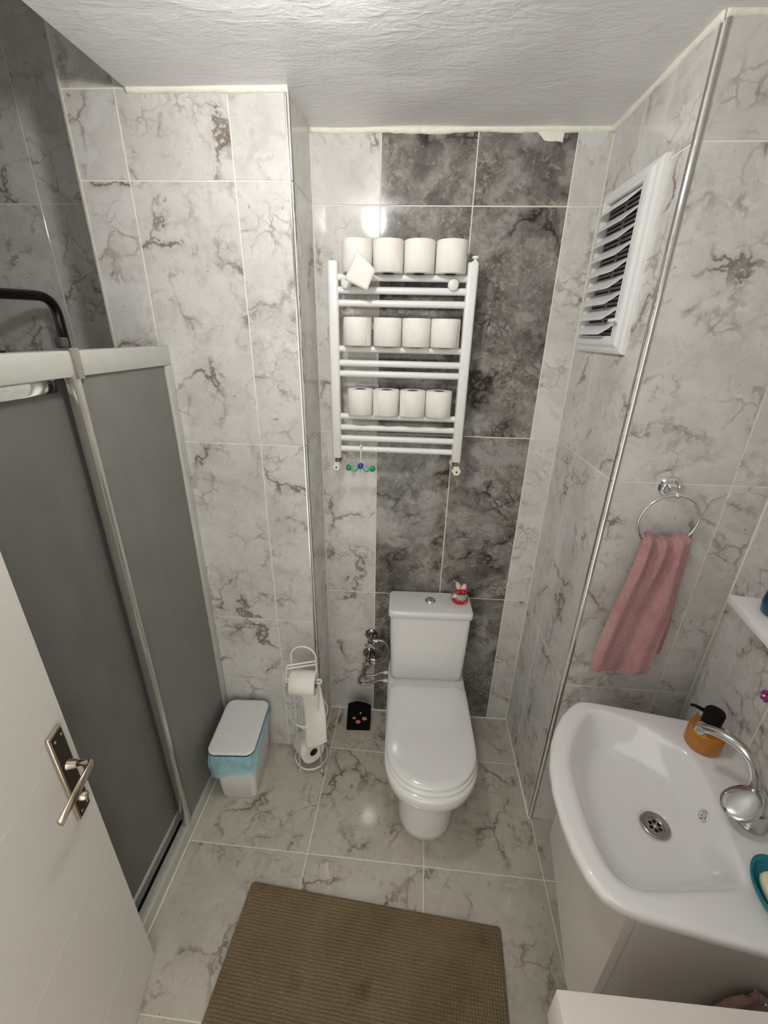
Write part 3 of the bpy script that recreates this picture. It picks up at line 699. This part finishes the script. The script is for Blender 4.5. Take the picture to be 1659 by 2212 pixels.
hose('braided hose looping from the upper valve down to the lower one', [(-.120, -.044, .500), (-.085, -.046, .497), (-.064, -.05, .465), (-.066, -.052, .415), (-.098, -.055, .375), (-.128, -.046, .368)], .0065)
hose('braided hose bending from the lower valve to upper cistern inlet', [(-.165, -.060, .372), (-.182, -.066, .335), (-.172, -.066, .300), (-.130, -.062, .300), (-.098, -.058, .315), (-.078, -.058, .318)])
hose('braided hose bending lowest, entering below the cistern', [(-.150, -.052, .362), (-.185, -.058, .300), (-.205, -.062, .262), (-.190, -.064, .238), (-.150, -.062, .245), (-.105, -.060, .266), (-.078, -.060, .268)])

# black pouch with flowers
t = thing('black_pouch', 'small black pouch with pink flowers standing on niche floor', 'pouch', (-.200, -.128, 0), .05)
bm = bmesh.new()
prof = [(-.061, 0), (.059, 0), (.061, .06), (.062, .118), (.036, .128), (.008, .134), (-.015, .135), (-.036, .129), (-.054, .124), (-.058, .06)]
def ptx(k, y0, lean): return [V((x * k, y0 + lean * z, .002 + z * (1 if k == 1 else .985))) for x, z in prof]
bridge(bm, [ptx(.93, -.008, .25), ptx(1, -.004, .25), ptx(1, .012, .25), ptx(.93, .018, .25)]); obj('cloth', bm, 'black_cloth', t, auto=50)
def flower(px, pz, r, mat='pink_flower'):
    bm = bmesh.new()
    for k in range(5):
        a = 2 * PI * k / 5 + px * 40; q = V((px + math.cos(a) * r * .62, -.010 + .25 * pz, pz + math.sin(a) * r * .62)); sphere(bm, q, r * .48, (1, .25, 1), 8, 6)
    return obj('flower', bm, mat, t, smooth=True)
flower(-.022, .068, .0085); flower(-.002, .048, .013); flower(.030, .066, .0125)
bm = bmesh.new(); sphere(bm, (.010, .012, .098), .006, (.7, .3, 1.2), 8, 6); obj('bead', bm, 'leafy', t, smooth=True)

# ------------------------------------------------------------------ toilet paper stand
HX, HY = -.395, -.305
t = thing('paper_stand', 'white wire toilet paper stand in front of the left pillar', 'paper holder', (HX, HY, 0))
def hp(*p): return V(p) - V((HX, HY, 0))
WR = .0035
bm = bmesh.new(); n = 24
pts = [hp(-.436, -.372, .006), hp(-.436, -.372, .672)] + [hp(-.386 - .050 * math.cos(a), -.372, .672 + .052 * math.sin(a)) for a in [PI * k / n for k in range(1, n)]] + [hp(-.336, -.372, .672), hp(-.338, -.368, .006)]
tube(bm, pts, WR, 8); obj('arch_frame', bm, 'white_enamel', t, smooth=True)
for x, y in ((-.449, -.243), (-.345, -.243)):
    bm = bmesh.new(); tube(bm, [hp(x, y, .006), hp(x, y, .30)], WR, 8); obj('rear_leg', bm, 'white_enamel', t, smooth=True)
for x, y in ((-.436, -.372), (-.338, -.368), (-.449, -.243), (-.345, -.243)):
    bm = bmesh.new(); lathe(bm, [(0, 0), (.0045, 0), (.0052, .004), (.0045, .016), (.003, .022), (0, .022)], 12, at=hp(x, y, 0)); obj('foot', bm, 'rubber', t, smooth=True)
def hoop(name, c, r, z, tilt=0):
    bm = bmesh.new(); tube(bm, [hp(c[0] + r * math.cos(a), c[1] + r * math.sin(a), z + tilt * math.sin(a)) for a in [2 * PI * k / 48 for k in range(48)]], WR, 8, True); return obj(name, bm, 'white_enamel', t, smooth=True)
hoop('base_hoop', (-.398, -.308), .074, .030); hoop('upper_hoop', (-.400, -.300), .083, .300)
hoop('inner_hoop', (-.392, -.330), .052, .285)
for dz in (0, -.016):
    bm = bmesh.new()
    pts = fillet([hp(-.334, -.372, .656 + dz), hp(-.452, -.386, .636 + dz), hp(-.461, -.392, .572 + dz), hp(-.440, -.392, .571 + dz), hp(-.330, -.394, .580 + dz)], .008, 4)
    tube(bm, pts, WR, 8); obj('arm', bm, 'white_enamel', t, smooth=True)
bm = bmesh.new(); tube(bm, crom([hp(-.330, -.394, .580), hp(-.316, -.396, .585), hp(-.312, -.398, .574), hp(-.320, -.396, .564), hp(-.330, -.394, .564)], 6), WR, 8); obj('arm_end', bm, 'white_enamel', t, smooth=True)
# roll on the arm, axis along x
tr = thing('toilet_roll', 'white toilet roll on the wire stand arm with long sheet unrolled', 'toilet roll', (-.386, -.390, .5575)); RA = .049
sub = Matrix.Rotation(PI / 2, 4, 'Y')
bm = bmesh.new(); roll_mesh(bm, RA, .102, .0195); bmesh.ops.transform(bm, matrix=Matrix.Translation((-.051, 0, 0)) @ sub, verts=bm.verts); obj('paper', bm, 'paper', tr, auto=45)
bm = bmesh.new(); core_mesh(bm, .102, .0195); bmesh.ops.transform(bm, matrix=Matrix.Translation((-.051, 0, 0)) @ sub, verts=bm.verts); obj('cardboard_core', bm, 'card', tr, auto=45)
Lp = [(-.436, -.344, .575), (-.432, -.341, .545), (-.426, -.345, .505), (-.412, -.354, .430), (-.403, -.366, .370), (-.399, -.378, .315), (-.400, -.384, .250), (-.399, -.387, .200), (-.397, -.388, .182)]
Rp = [(-.338, -.343, .580), (-.336, -.341, .550), (-.331, -.346, .510), (-.318, -.358, .440), (-.309, -.370, .385), (-.304, -.384, .330), (-.303, -.390, .290), (-.302, -.392, .245), (-.301, -.393, .232)]
bm = bmesh.new(); A = crom(Lp, 5); B = crom(Rp, 5); o0 = tr.location; Vs = []
for a, b in zip(A, B):
    row = []
    for k in range(9):
        q = k / 8; p = a.lerp(b, q); p.y -= .006 * math.sin(q * PI); row.append(bm.verts.new(p - o0))
    Vs.append(row)
for i in range(len(Vs) - 1):
    for k in range(8): bm.faces.new((Vs[i][k], Vs[i][k + 1], Vs[i + 1][k + 1], Vs[i + 1][k]))
o = obj('hanging_sheet', bm, 'paper', tr, smooth=True); md = o.modifiers.new('thickness', 'SOLIDIFY'); md.thickness = .0007
# spare roll lying in the base
ax = V((.66, -.71, .10)).normalized(); q = ax.to_track_quat('Z', 'Y')
cc = V((-.410, -.308, .0900)); tr = toilet_roll('spare toilet roll lying tilted in the base of wire stand', cc - ax * .05, .0550, .100, None, None, q.to_euler())

# ------------------------------------------------------------------ pedal-less bin
BX, BY = -.676, -.398
t = thing('waste_bin', 'white rectangular waste bin lined with a blue bag beside the shower', 'bin', (BX, BY, 0), math.radians(3.5))
bm = bmesh.new(); bridge(bm, [[V((x, y, z)) for x, y in rrect(0, cy, hx, hy, r, 7)] for z, cy, hx, hy, r in ((0, .0, .070, .108, .026), (.004, 0, .075, .113, .028), (.15, 0, .083, .123, .030), (.283, 0, .090, .131, .032))]); obj('body', bm, 'white_plastic', t, auto=50)
bm = bmesh.new(); bridge(bm, [[V((x, y, z)) for x, y in rrect(0, -.001, hx, hy, .034, 7)] for z, hx, hy in ((.284, .0935, .134), (.290, .0935, .134))]); obj('rim', bm, 'navy', t)
bm = bmesh.new(); bridge(bm, [[V((x, y, z)) for x, y in rrect(0, -.001, hx, hy, .034, 7)] for z, hx, hy in ((.2905, .092, .133), (.2925, .0945, .1355), (.298, .0945, .1355), (.301, .092, .133), (.302, .085, .126))]); obj('lid', bm, 'white_plastic', t, auto=50)
bm = bmesh.new(); NB = 120; base = rrect(0, 0, 1, 1, .0001, 1)
def perim(s, hx, hy):   # s in 0..1 around a rounded rectangle
    pts = rrect(0, 0, hx, hy, .034, 10); n = len(pts); k = s * n; i = int(k) % n; f = k - int(k)
    return V((pts[i][0] * (1 - f) + pts[(i + 1) % n][0] * f, pts[i][1] * (1 - f) + pts[(i + 1) % n][1] * f, 0))
rings = []; NR = 9
for j in range(NR + 1):
    q = j / NR; row = []
    for i in range(NB):
        s = i / NB; p = perim(s, .0935, .1345); d = p.normalized(); fx_, fy_ = p.x / .0935, p.y / .1345
        hang = .052 + .085 * max(0, -fy_) ** 1.2 * (.55 + .45 * max(0, -fx_)) + .012 * noise.noise(V((s * 14, 0, 2))) + .018 * max(0, fy_) * max(0, fx_)
        hang = max(.028, hang - .022 * max(0, fx_) * (1 - abs(fy_)))
        bulge = (.003 + .011 * math.sin(PI * min(1, q * 1.1)) * (.5 + noise.noise(V((s * 22, q * 1.5, 7)))) + .006 * max(0, -fy_) * q)
        lat = V((d.x, d.y, 0)) * bulge
        pz = .287 - hang * q
        tp = 1 - .0 * q; base_in = (.0935 - .0095 * q * hang / .13)
        row.append(V((p.x, p.y, pz)) + lat)
    rings.append(row)
bridge(bm, rings, True, False, False); o = obj('bag', bm, 'bag', t, smooth=True)

# ------------------------------------------------------------------ bath mat
MA = math.radians(-3.9); MW, MD = .888, .43; t = thing('bath_mat', 'brown waffle textured bath mat on the floor', 'bath mat', (-.505, -.802, .001), MA)
bm = bmesh.new(); bridge(bm, [[V((x + MW / 2, y - MD / 2, z)) for x, y in rrect(0, 0, MW / 2 - e, MD / 2 - e, .012, 4)] for z, e in ((0, .002), (.004, 0), (.009, .003))]); obj('backing', bm, 'mat', t)
verts, faces = [], []; cu, cv = 96, 46; sub_ = 4; nx, ny = cu * sub_, cv * sub_
for i in range(nx + 1):
    for j in range(ny + 1):
        u, v = i / nx, j / ny; x = .006 + (MW - .012) * u; y = -.006 - (MD - .012) * v
        ci, cj = i // sub_, j // sub_
        jit = .5 + .5 * noise.noise(V((ci * .9, cj * .9, 1)))
        h = abs(math.sin(PI * i / sub_)) ** .6 * abs(math.sin(PI * j / sub_)) ** .6 * (.0035 + .0025 * jit)
        wob = .0022 * noise.noise(V((u * 14, v * 10, 4)))
        wave = .0035 * max(0, noise.noise(V((u * 3.2, v * 2.6, 9))))
        verts.append((x + wob, y + .0022 * noise.noise(V((u * 10, v * 14, 8))), .0085 + h + wave))
for i in range(nx):
    for j in range(ny):
        a = i * (ny + 1) + j; faces.append((a, a + 1, a + ny + 2, a + ny + 1))
me = bpy.data.meshes.new('pile'); me.from_pydata(verts, [], faces); me.materials.append(MT['mat']); o = bpy.data.objects.new('pile', me); link(o, t)
for p in me.polygons: p.use_smooth = True
o['kind'] = 'stuff'

# ------------------------------------------------------------------ room door (open, left)
DD = V((.19875, -.98005, 0)); DN = V((.98005, .19875, 0)); D0 = V((-.745, -1.02, 0))
t = bpy.data.objects.new('door_1', None); link(t); tag(t, 'open white room door with bronze handle plate at left edge', 'door', kind='structure')
mm = Matrix((DD, DN, Z)).transposed().to_4x4()   # local x along door, y out of the visible face
mm = Matrix((DD, DN, Z)).transposed().to_4x4(); mm.translation = D0; t.matrix_world = mm
DWD = .76
mbox('leaf', (0, -.038, .004), (DWD, 0, 2.03), 'door_paint', t, .0015, 1)
for z in (.25, .62, 1.005, 1.40, 1.80):
    mbox('groove', (.10, -.0002, z - .0012), (DWD - .06, .0004, z + .0012), 'door_paint', t)
# handle set
pl = mbox('handle_plate', (.026, .0005, .806), (.072, .010, 1.066), 'nickel', t, .004, 3)
mbox('plate_inlay', (.031, .0095, .812), (.067, .0115, 1.060), 'bronze', pl, .0008, 1)
for x, z in ((.038, 1.047), (.060, 1.047), (.038, .825), (.060, .825)):
    bm = bmesh.new(); lathe(bm, [(0, .0112), (.0032, .0112), (.0028, .0128), (0, .013)], 12, (0, 1, 0), (x, 0, z)); obj('screw', bm, 'screw', pl, smooth=True)
bm = bmesh.new(); lathe(bm, [(0, .011), (.011, .011), (.010, .022), (.006, .026), (0, .026)], 16, (0, 1, 0), (.049, 0, .858)); obj('thumb_turn', bm, 'nickel', pl, auto=40)
bm = bmesh.new(); lathe(bm, [(0, .011), (.013, .011), (.011, .018), (.009, .030), (0, .030)], 20, (0, 1, 0), (.049, 0, .965)); obj('lever_rose', bm, 'nickel', pl, auto=40)
bm = bmesh.new(); pth = fillet([(.049, .020, .965), (.047, .058, .967), (.060, .060, .964), (.165, .050, .945)], .014, 6)
F = frames(pth); rings = []
for k, (p, tt, n_, b_) in enumerate(F):
    q = k / (len(F) - 1); wd = .0075 + .004 * q; th = .0055
    up = (Z - tt * Z.dot(tt)); up = up.normalized() if up.length > .1 else n_; sd = tt.cross(up)
    rings.append([p + up * (wd * math.cos(a)) + sd * (th * math.sin(a)) for a in [2 * PI * m / 14 for m in range(14)]])
bridge(bm, rings); obj('lever', bm, 'nickel', pl, smooth=True)

# ------------------------------------------------------------------ vanity, washbasin
LM = Matrix((E1, E2, Z)).transposed().to_4x4(); LM = Matrix((( E1.x, E2.x, 0, CN.x), (E1.y, E2.y, 0, CN.y), (0, 0, 1, 0), (0, 0, 0, 1)))
# local axes (a along wall, b out of wall, z) are left-handed with z up, so build meshes with W() in world space
def wthing(name, label, cat, a, b, z):
    p = W(a, b, z); t = thing(name, label, cat, p); t['_o'] = 0; del t['_o']; return t, p
def wbox(bm, a0, a1, b0, b1, z0, z1, o, bev=0):
    vs = [W(a, b, z) - o for a in (a0, a1) for b in (b0, b1) for z in (z0, z1)]
    q = [bm.verts.new(p) for p in vs]
    fs = [bm.faces.new([q[i] for i in f]) for f in ((0, 1, 3, 2), (4, 6, 7, 5), (0, 4, 5, 1), (2, 3, 7, 6), (0, 2, 6, 4), (1, 5, 7, 3))]
    if bev: bmesh.ops.bevel(bm, geom=list({e for f in fs for e in f.edges}), offset=bev, segments=2, affect='EDGES', profile=.5)
VA0, VA1, VB = .240, .728, .372
t, o0 = wthing('vanity_cabinet', 'white two-door vanity cabinet under the washbasin', 'cabinet', .48, .19, .0)
bm = bmesh.new()
wbox(bm, VA0, VA0 + .016, .004, VB, .20, .782, o0); wbox(bm, VA1 - .016, VA1, .004, VB, .20, .782, o0); wbox(bm, VA0 + .016, VA1 - .016, .004, VB, .20, .216, o0); wbox(bm, VA0 + .016, VA1 - .016, .004, .016, .216, .66, o0)
obj('carcass', bm, 'lacquer', t)
for a in (VA0 + .04, VA1 - .04):
    for b in (.05, VB - .05):
        bm = bmesh.new(); p = W(a, b, 0) - o0; lathe(bm, [(0, 0), (.016, 0), (.016, .01), (.011, .016), (.013, .19), (.018, .2), (0, .2)], 16, at=p); obj('leg', bm, 'white_plastic', t, auto=40)
for k, (a0, a1) in enumerate(((VA0 - .002, .4805), (.4825, VA1 + .002))):
    bm = bmesh.new()
    prof_ = [(a0, .198), (a1, .198), (a1, .690), (.37, .690), (.31, .720), (.262, .782), (a0, .782)] if k == 0 else [(a0, .198), (a1, .198), (a1, .782), (.705, .782), (.660, .720), (.600, .690), (a0, .690)]
    bridge(bm, [[W(a, VB + e, z) - o0 for a, z in prof_] for e in (.002, .020)]); d = obj('door', bm, 'lacquer', t, auto=30)
    ac = .452 if k == 0 else .514
    bm = bmesh.new(); pts = [W(ac + q * .0, VB + .020 + bb, .555 + zz) - o0 for q, bb, zz in ((0, -.001, .078), (0, .016, .074), (0, .028, .056), (0, .027, .040), (0, .016, .024), (0, .008, .012), (0, .010, .000), (0, .014, -.016))]
    pth = crom(pts, 5); tube(bm, pth, [.0035 + .0035 * math.sin(PI * i / (len(pth) - 1)) for i in range(len(pth))], 10); hnd = obj('handle', bm, 'dull_chrome', d, smooth=True)
    bm = bmesh.new(); p = W(ac, VB + .0195, .566) - o0; lathe(bm, [(0, 0), (.005, 0), (.004, .010), (0, .010)], 10, (E2.x, E2.y, 0), p); obj('handle_foot', bm, 'dull_chrome', d)
    d.name = 'door'

t, o0 = wthing('washbasin', 'white ceramic bow-front washbasin on the vanity', 'washbasin', .48, .25, .80)
ZT = .83
outer_pts = [(.222, .003), (.216, .10), (.214, .25), (.216, .375), (.222, .408), (.242, .432), (.290, .468), (.342, .493), (.393, .510), (.466, .522), (.529, .521), (.604, .510), (.659, .494), (.707, .473), (.733, .450), (.748, .420), (.755, .378), (.756, .25), (.755, .10), (.750, .003)]
inner_pts = [(.352, .150), (.310, .190), (.275, .250), (.256, .330), (.258, .376), (.300, .412), (.379, .452), (.453, .470), (.560, .463), (.646, .444), (.692, .420), (.708, .384), (.700, .330), (.676, .240), (.655, .172), (.625, .156), (.560, .152), (.490, .146), (.420, .143)]
bot_pts = [(.372, .182), (.345, .225), (.315, .285), (.300, .330), (.318, .362), (.380, .388), (.460, .398), (.560, .393), (.625, .374), (.650, .345), (.640, .290), (.615, .220), (.590, .186), (.530, .184), (.450, .184)]
CB = (.485, .29)
def radial(poly, n=144, smooth=True):
    pts = [V((a, b, 0)) for a, b in poly]
    pts = crom(pts, 6, True) if smooth else pts
    out = []
    for k in range(n):
        th = 2 * PI * k / n; d = (math.cos(th), math.sin(th)); best = None
        for i in range(len(pts)):
            p, q = pts[i], pts[(i + 1) % len(pts)]; px, py = p.x - CB[0], p.y - CB[1]; ex, ey = q.x - p.x, q.y - p.y
            den = d[0] * ey - d[1] * ex
            if abs(den) < 1e-12: continue
            tt = (px * ey - py * ex) / den; s = (px * d[1] - py * d[0]) / den
            if tt > 0 and -1e-9 <= s <= 1 + 1e-9 and (best is None or tt > best): best = tt
        out.append((CB[0] + d[0] * best, CB[1] + d[1] * best))
    return out
out_l = radial(outer_pts, smooth=False); in_l = radial(inner_pts); bo_l = radial(bot_pts)
def mixl(A, B, q): return [(a[0] * (1 - q) + b[0] * q, a[1] * (1 - q) + b[1] * q) for a, b in zip(A, B)]
def inset(A, d):
    out = []
    for a, b in A:
        v = V((a - CB[0], b - CB[1])); L = v.length; v = v * ((L - d) / L); out.append((CB[0] + v.x, CB[1] + v.y))
    return out
def wring(A, z): return [W(a, b, z) - o0 for a, b in A]
dr = [(CB[0] + .006 + .034 * math.cos(2 * PI * k / 144), .255 + .034 * math.sin(2 * PI * k / 144)) for k in range(144)]
secs = [(inset(out_l, .11), .698), (inset(out_l, .09), .704), (inset(out_l, .060), .735), (inset(out_l, .038), .784), (inset(out_l, .028), .7955), (inset(out_l, .006), .797), (out_l, .803), (out_l, .820), (inset(out_l, .003), .8265), (inset(out_l, .009), .8295), (inset(out_l, .016), ZT)]
secs += [(mixl(inset(out_l, .016), in_l, .5), ZT + .0005), (mixl(inset(out_l, .016), in_l, .92), ZT), (in_l, ZT - .003)]
secs += [(mixl(in_l, bo_l, q), ZT - .003 - .088 * s) for q, s in ((.06, .06), (.14, .17), (.30, .38), (.50, .62), (.70, .82), (.86, .94), (1.0, 1.0))]
secs += [(mixl(bo_l, dr, .15), .7375), (mixl(bo_l, dr, .5), .7325), (mixl(bo_l, dr, .9), .7285), (dr, .7275), (inset(dr, .0), .7225)]
bm = bmesh.new(); bridge(bm, [wring(A, z) for A, z in secs], True, False, False)
obj('bowl', bm, 'white_ceramic', t, smooth=True)
# drain
dc = W(CB[0] + .006, .255, 0) - o0 + V((0, 0, .80))
bm = bmesh.new(); dz = -.80
lathe(bm, [(.0, .7250), (.020, .7250), (.0205, .7285), (.0225, .7290), (.032, .7302), (.0335, .7292), (.0335, .7235), (0, .7235)], 40, at=dc + V((0, 0, dz))); dn = obj('drain', bm, 'dull_chrome', t, auto=35)
for k in range(6):
    bm = bmesh.new(); lathe(bm, [(0, .7251), (.0042, .7251), (.0042, .7257), (0, .7257)], 14, at=dc + V((.0115 * math.cos(k * PI / 3 + .3), .0115 * math.sin(k * PI / 3 + .3), dz))); obj('drain_hole', bm, 'black', dn)
bm = bmesh.new(); lathe(bm, [(0, .7251), (.004, .7251), (.003, .7268), (0, .7270)], 12, at=dc + V((0, 0, dz))); obj('drain_screw', bm, 'chrome', dn, smooth=True)
# overflow ring on the rear slope
op = W(.482, .1595, .788); on = (E2 * .9 + Z * .42).normalized()
bm = bmesh.new(); lathe(bm, [(.0085, .000), (.0135, .000), (.0145, .002), (.0125, .0042), (.0095, .004), (.0085, .002)], 28, on, op - o0); of = obj('overflow_ring', bm, 'chrome', t, smooth=True)
bm = bmesh.new(); lathe(bm, [(0, .0005), (.0088, .0005), (.0088, .0015), (0, .0015)], 20, on, op - o0); obj('overflow_hole', bm, 'black', of)

# faucet
t, o0 = wthing('faucet', 'chrome swan-neck faucet at the back of the washbasin', 'faucet', .500, .085, .8305)
def FP(a, b, z): return W(a, b, z) - o0
bm = bmesh.new(); lathe(bm, [(0, 0), (.032, 0), (.032, .004), (.029, .009), (.0275, .036), (.031, .046), (.030, .060), (.022, .071), (.008, .077), (0, .078)], 32); obj('body', bm, 'faucet_chrome', t, smooth=True)
bm = bmesh.new(); pth = crom([FP(.492, .088, .885), FP(.484, .096, .925), FP(.475, .106, .968), FP(.462, .120, .992), FP(.440, .140, 1.000), FP(.414, .164, .994), FP(.396, .180, .982)], 8)
tube(bm, pth, [.0135 - .003 * i / (len(pth) - 1) for i in range(len(pth))], 16); obj('spout', bm, 'faucet_chrome', t, smooth=True)
bm = bmesh.new(); e = FP(.393, .183, .981); lathe(bm, [(0, .006), (.0125, .006), (.0135, .0), (.0125, -.016), (.009, -.018), (0, -.016)], 20, (0.0, 0.0, 1), e); obj('aerator', bm, 'faucet_chrome', t, auto=40)
# lever: flat rounded paddle leaning over the bowl towards the room
bm = bmesh.new(); rings = []; a0, b0, z0_ = .508, .118, .902
dirv = (E1 * .40 + E2 * .80 - Z * .50).normalized(); sid = dirv.cross(Z).normalized(); upv = sid.cross(dirv)
for q, wd, th in ((-.038, .004, .004), (-.034, .018, .010), (-.018, .028, .010), (.0, .034, .0085), (.018, .0355, .0075), (.034, .032, .007), (.046, .023, .007), (.053, .012, .006), (.055, .003, .003)):
    c = FP(a0, b0, z0_) + dirv * q
    rings.append([c + sid * (wd * math.cos(a)) + upv * (th * math.sin(a)) for a in [2 * PI * m / 24 for m in range(24)]])
bridge(bm, rings); obj('lever', bm, 'faucet_chrome', t, smooth=True)

# soap dispenser
t, o0 = wthing('soap_dispenser', 'amber soap dispenser with black pump on the washbasin corner', 'soap dispenser', .300, .106, .8305)
bm = bmesh.new(); lathe(bm, [(0, 0), (.039, 0), (.0425, .004), (.043, .010), (.0425, .058), (.040, .063), (.022, .065), (.020, .064), (.020, .068), (0, .068)], 40); obj('bottle', bm, 'amber', t, auto=40)
bm = bmesh.new(); lathe(bm, [(0, .0682), (.0215, .0682), (.0215, .088), (.0225, .090), (.0235, .118), (.021, .123), (0, .1235)], 32); obj('pump', bm, 'black', t, auto=40)
bm = bmesh.new(); nd = (E2 * .8 - E1 * .55).normalized(); tube(bm, [nd * .018 + V((0, 0, .108)), nd * .046 + V((0, 0, .108)), nd * .052 + V((0, 0, .103))], [.0052, .0045, .004], 10); obj('nozzle', bm, 'black', t, smooth=True)

# soap dish and soap
t, o0 = wthing('soap_dish', 'teal oval soap dish at the near back corner of washbasin', 'soap dish', .665, .106, .8310)
bm = bmesh.new(); rings = []
for k_, z in ((.70, 0), (.86, .004), (1.0, .016), (1.04, .026), (1.0, .028), (.92, .020), (.80, .010), (.6, .008)):
    rings.append([W(.665 + .072 * k_ * math.cos(a), .106 + .052 * k_ * math.sin(a), z) - o0 + V((0, 0, .831)) for a in [2 * PI * m / 40 for m in range(40)]])
bridge(bm, rings); obj('dish', bm, 'teal', t, smooth=True)
t, o0 = wthing('soap_bar', 'cream bar of soap lying in the teal dish', 'soap', .668, .116, .840)
bm = bmesh.new(); rings = []
for k_, z in ((.80, 0), (.95, .004), (1.0, .012), (.95, .020), (.8, .025), (.5, .027)):
    rings.append([E1 * (.043 * k_ * math.copysign(abs(math.cos(a)) ** .7, math.cos(a))) + E2 * (.028 * k_ * math.copysign(abs(math.sin(a)) ** .7, math.sin(a))) + V((0, 0, z)) for a in [2 * PI * m / 36 for m in range(36)]])
bridge(bm, rings); obj('bar', bm, 'soap', t, smooth=True)

# wall shelf with a blue jar
t, o0 = wthing('wall_shelf', 'white wall shelf on the right wall above the basin', 'shelf', .42, .0, 1.228)
bm = bmesh.new(); wbox(bm, .194, .66, .002, .118, 1.228, 1.250, o0, .0015); obj('board', bm, 'white_enamel', t, auto=30)
for a in (.27, .58):
    bm = bmesh.new(); wbox(bm, a - .008, a + .008, .001, .08, 1.214, 1.2275, o0, .001); obj('bracket', bm, 'white_plastic', t, auto=30)
t, o0 = wthing('glass_jar', 'dark blue glass jar on the white wall shelf', 'jar', .268, .052, 1.2505)
bm = bmesh.new(); lathe(bm, [(0, 0), (.026, 0), (.032, .006), (.034, .03), (.032, .055), (.024, .066), (.024, .075), (.021, .075), (.021, .064), (.029, .052), (.031, .03), (.029, .008), (0, .006)], 36); obj('glass', bm, 'blue_glass', t, smooth=True)
# small magenta wall flower
t, o0 = wthing('wall_flower', 'small magenta flower ornament on the right wall', 'ornament', .283, .002, 1.018)
for k in range(5):
    bm = bmesh.new(); a = 2 * PI * k / 5 + .4; p = E1 * math.cos(a) * .010 + E2 * .003 + V((0, 0, math.sin(a) * .010)); sphere(bm, p, .0075, (1, .5, 1), 10, 7); obj('petal', bm, 'magenta', t, smooth=True)
bm = bmesh.new(); sphere(bm, E2 * .006, .004); obj('flower_center', bm, 'petal', t, smooth=True)

# pink cloth on a hook on the near side of the vanity
HA, HB, HZ = VA1 + .003, .125, .664
t, o0 = wthing('pink_cloth', 'pale pink cloth hanging beside the vanity at lower right', 'cloth', HA, HB, HZ)
bm = bmesh.new(); NU, NV = 30, 24; Vs = []
for j in range(NV + 1):
    v = j / NV; row = []
    for i in range(NU + 1):
        u = i / NU * 2 - 1; hw = .030 + .045 * min(1, v * 2.2) ** .6
        zz = HZ - .014 * u * u - v * .30; aa = HA + .016 + .010 * math.sin(u * 7 + v) * (.4 + v) ; row.append(bm.verts.new(W(aa, HB - u * hw, zz) - o0))
    Vs.append(row)
for j in range(NV):
    for i in range(NU): bm.faces.new((Vs[j][i], Vs[j][i + 1], Vs[j + 1][i + 1], Vs[j + 1][i]))
o = obj('fabric', bm, 'pink_cloth', t, smooth=True); md = o.modifiers.new('thickness', 'SOLIDIFY'); md.thickness = .010; md.offset = 0
bm = bmesh.new(); tube(bm, crom([W(VA1 + .0005, HB, .646) - o0, W(VA1 + .010, HB, .642) - o0, W(VA1 + .024, HB, .650) - o0, W(VA1 + .028, HB, .664) - o0], 5), .003, 8); obj('hook', bm, 'chrome', t, smooth=True)

# low white cabinet at the bottom right, nearest the camera
t = thing('low_cabinet', 'white cabinet with thick top at the lower right corner', 'cabinet', (.55, -1.52, 0))
o0 = V((.55, -1.52, 0))
mbox('top', V((.283, -1.745, .766)) - o0, V((.762, -1.300, .860)) - o0, 'lacquer', t, .003)
mbox('carcass', V((.320, -1.740, .06)) - o0, V((.758, -1.310, .766)) - o0, 'lacquer', t, .002)
mbox('plinth', V((.345, -1.735, 0)) - o0, V((.758, -1.330, .06)) - o0, 'lacquer', t)
mbox('cabinet_door', V((.303, -1.735, .075)) - o0, V((.3195, -1.315, .755)) - o0, 'lacquer', t, .0015)
bpy.context.view_layer.update()
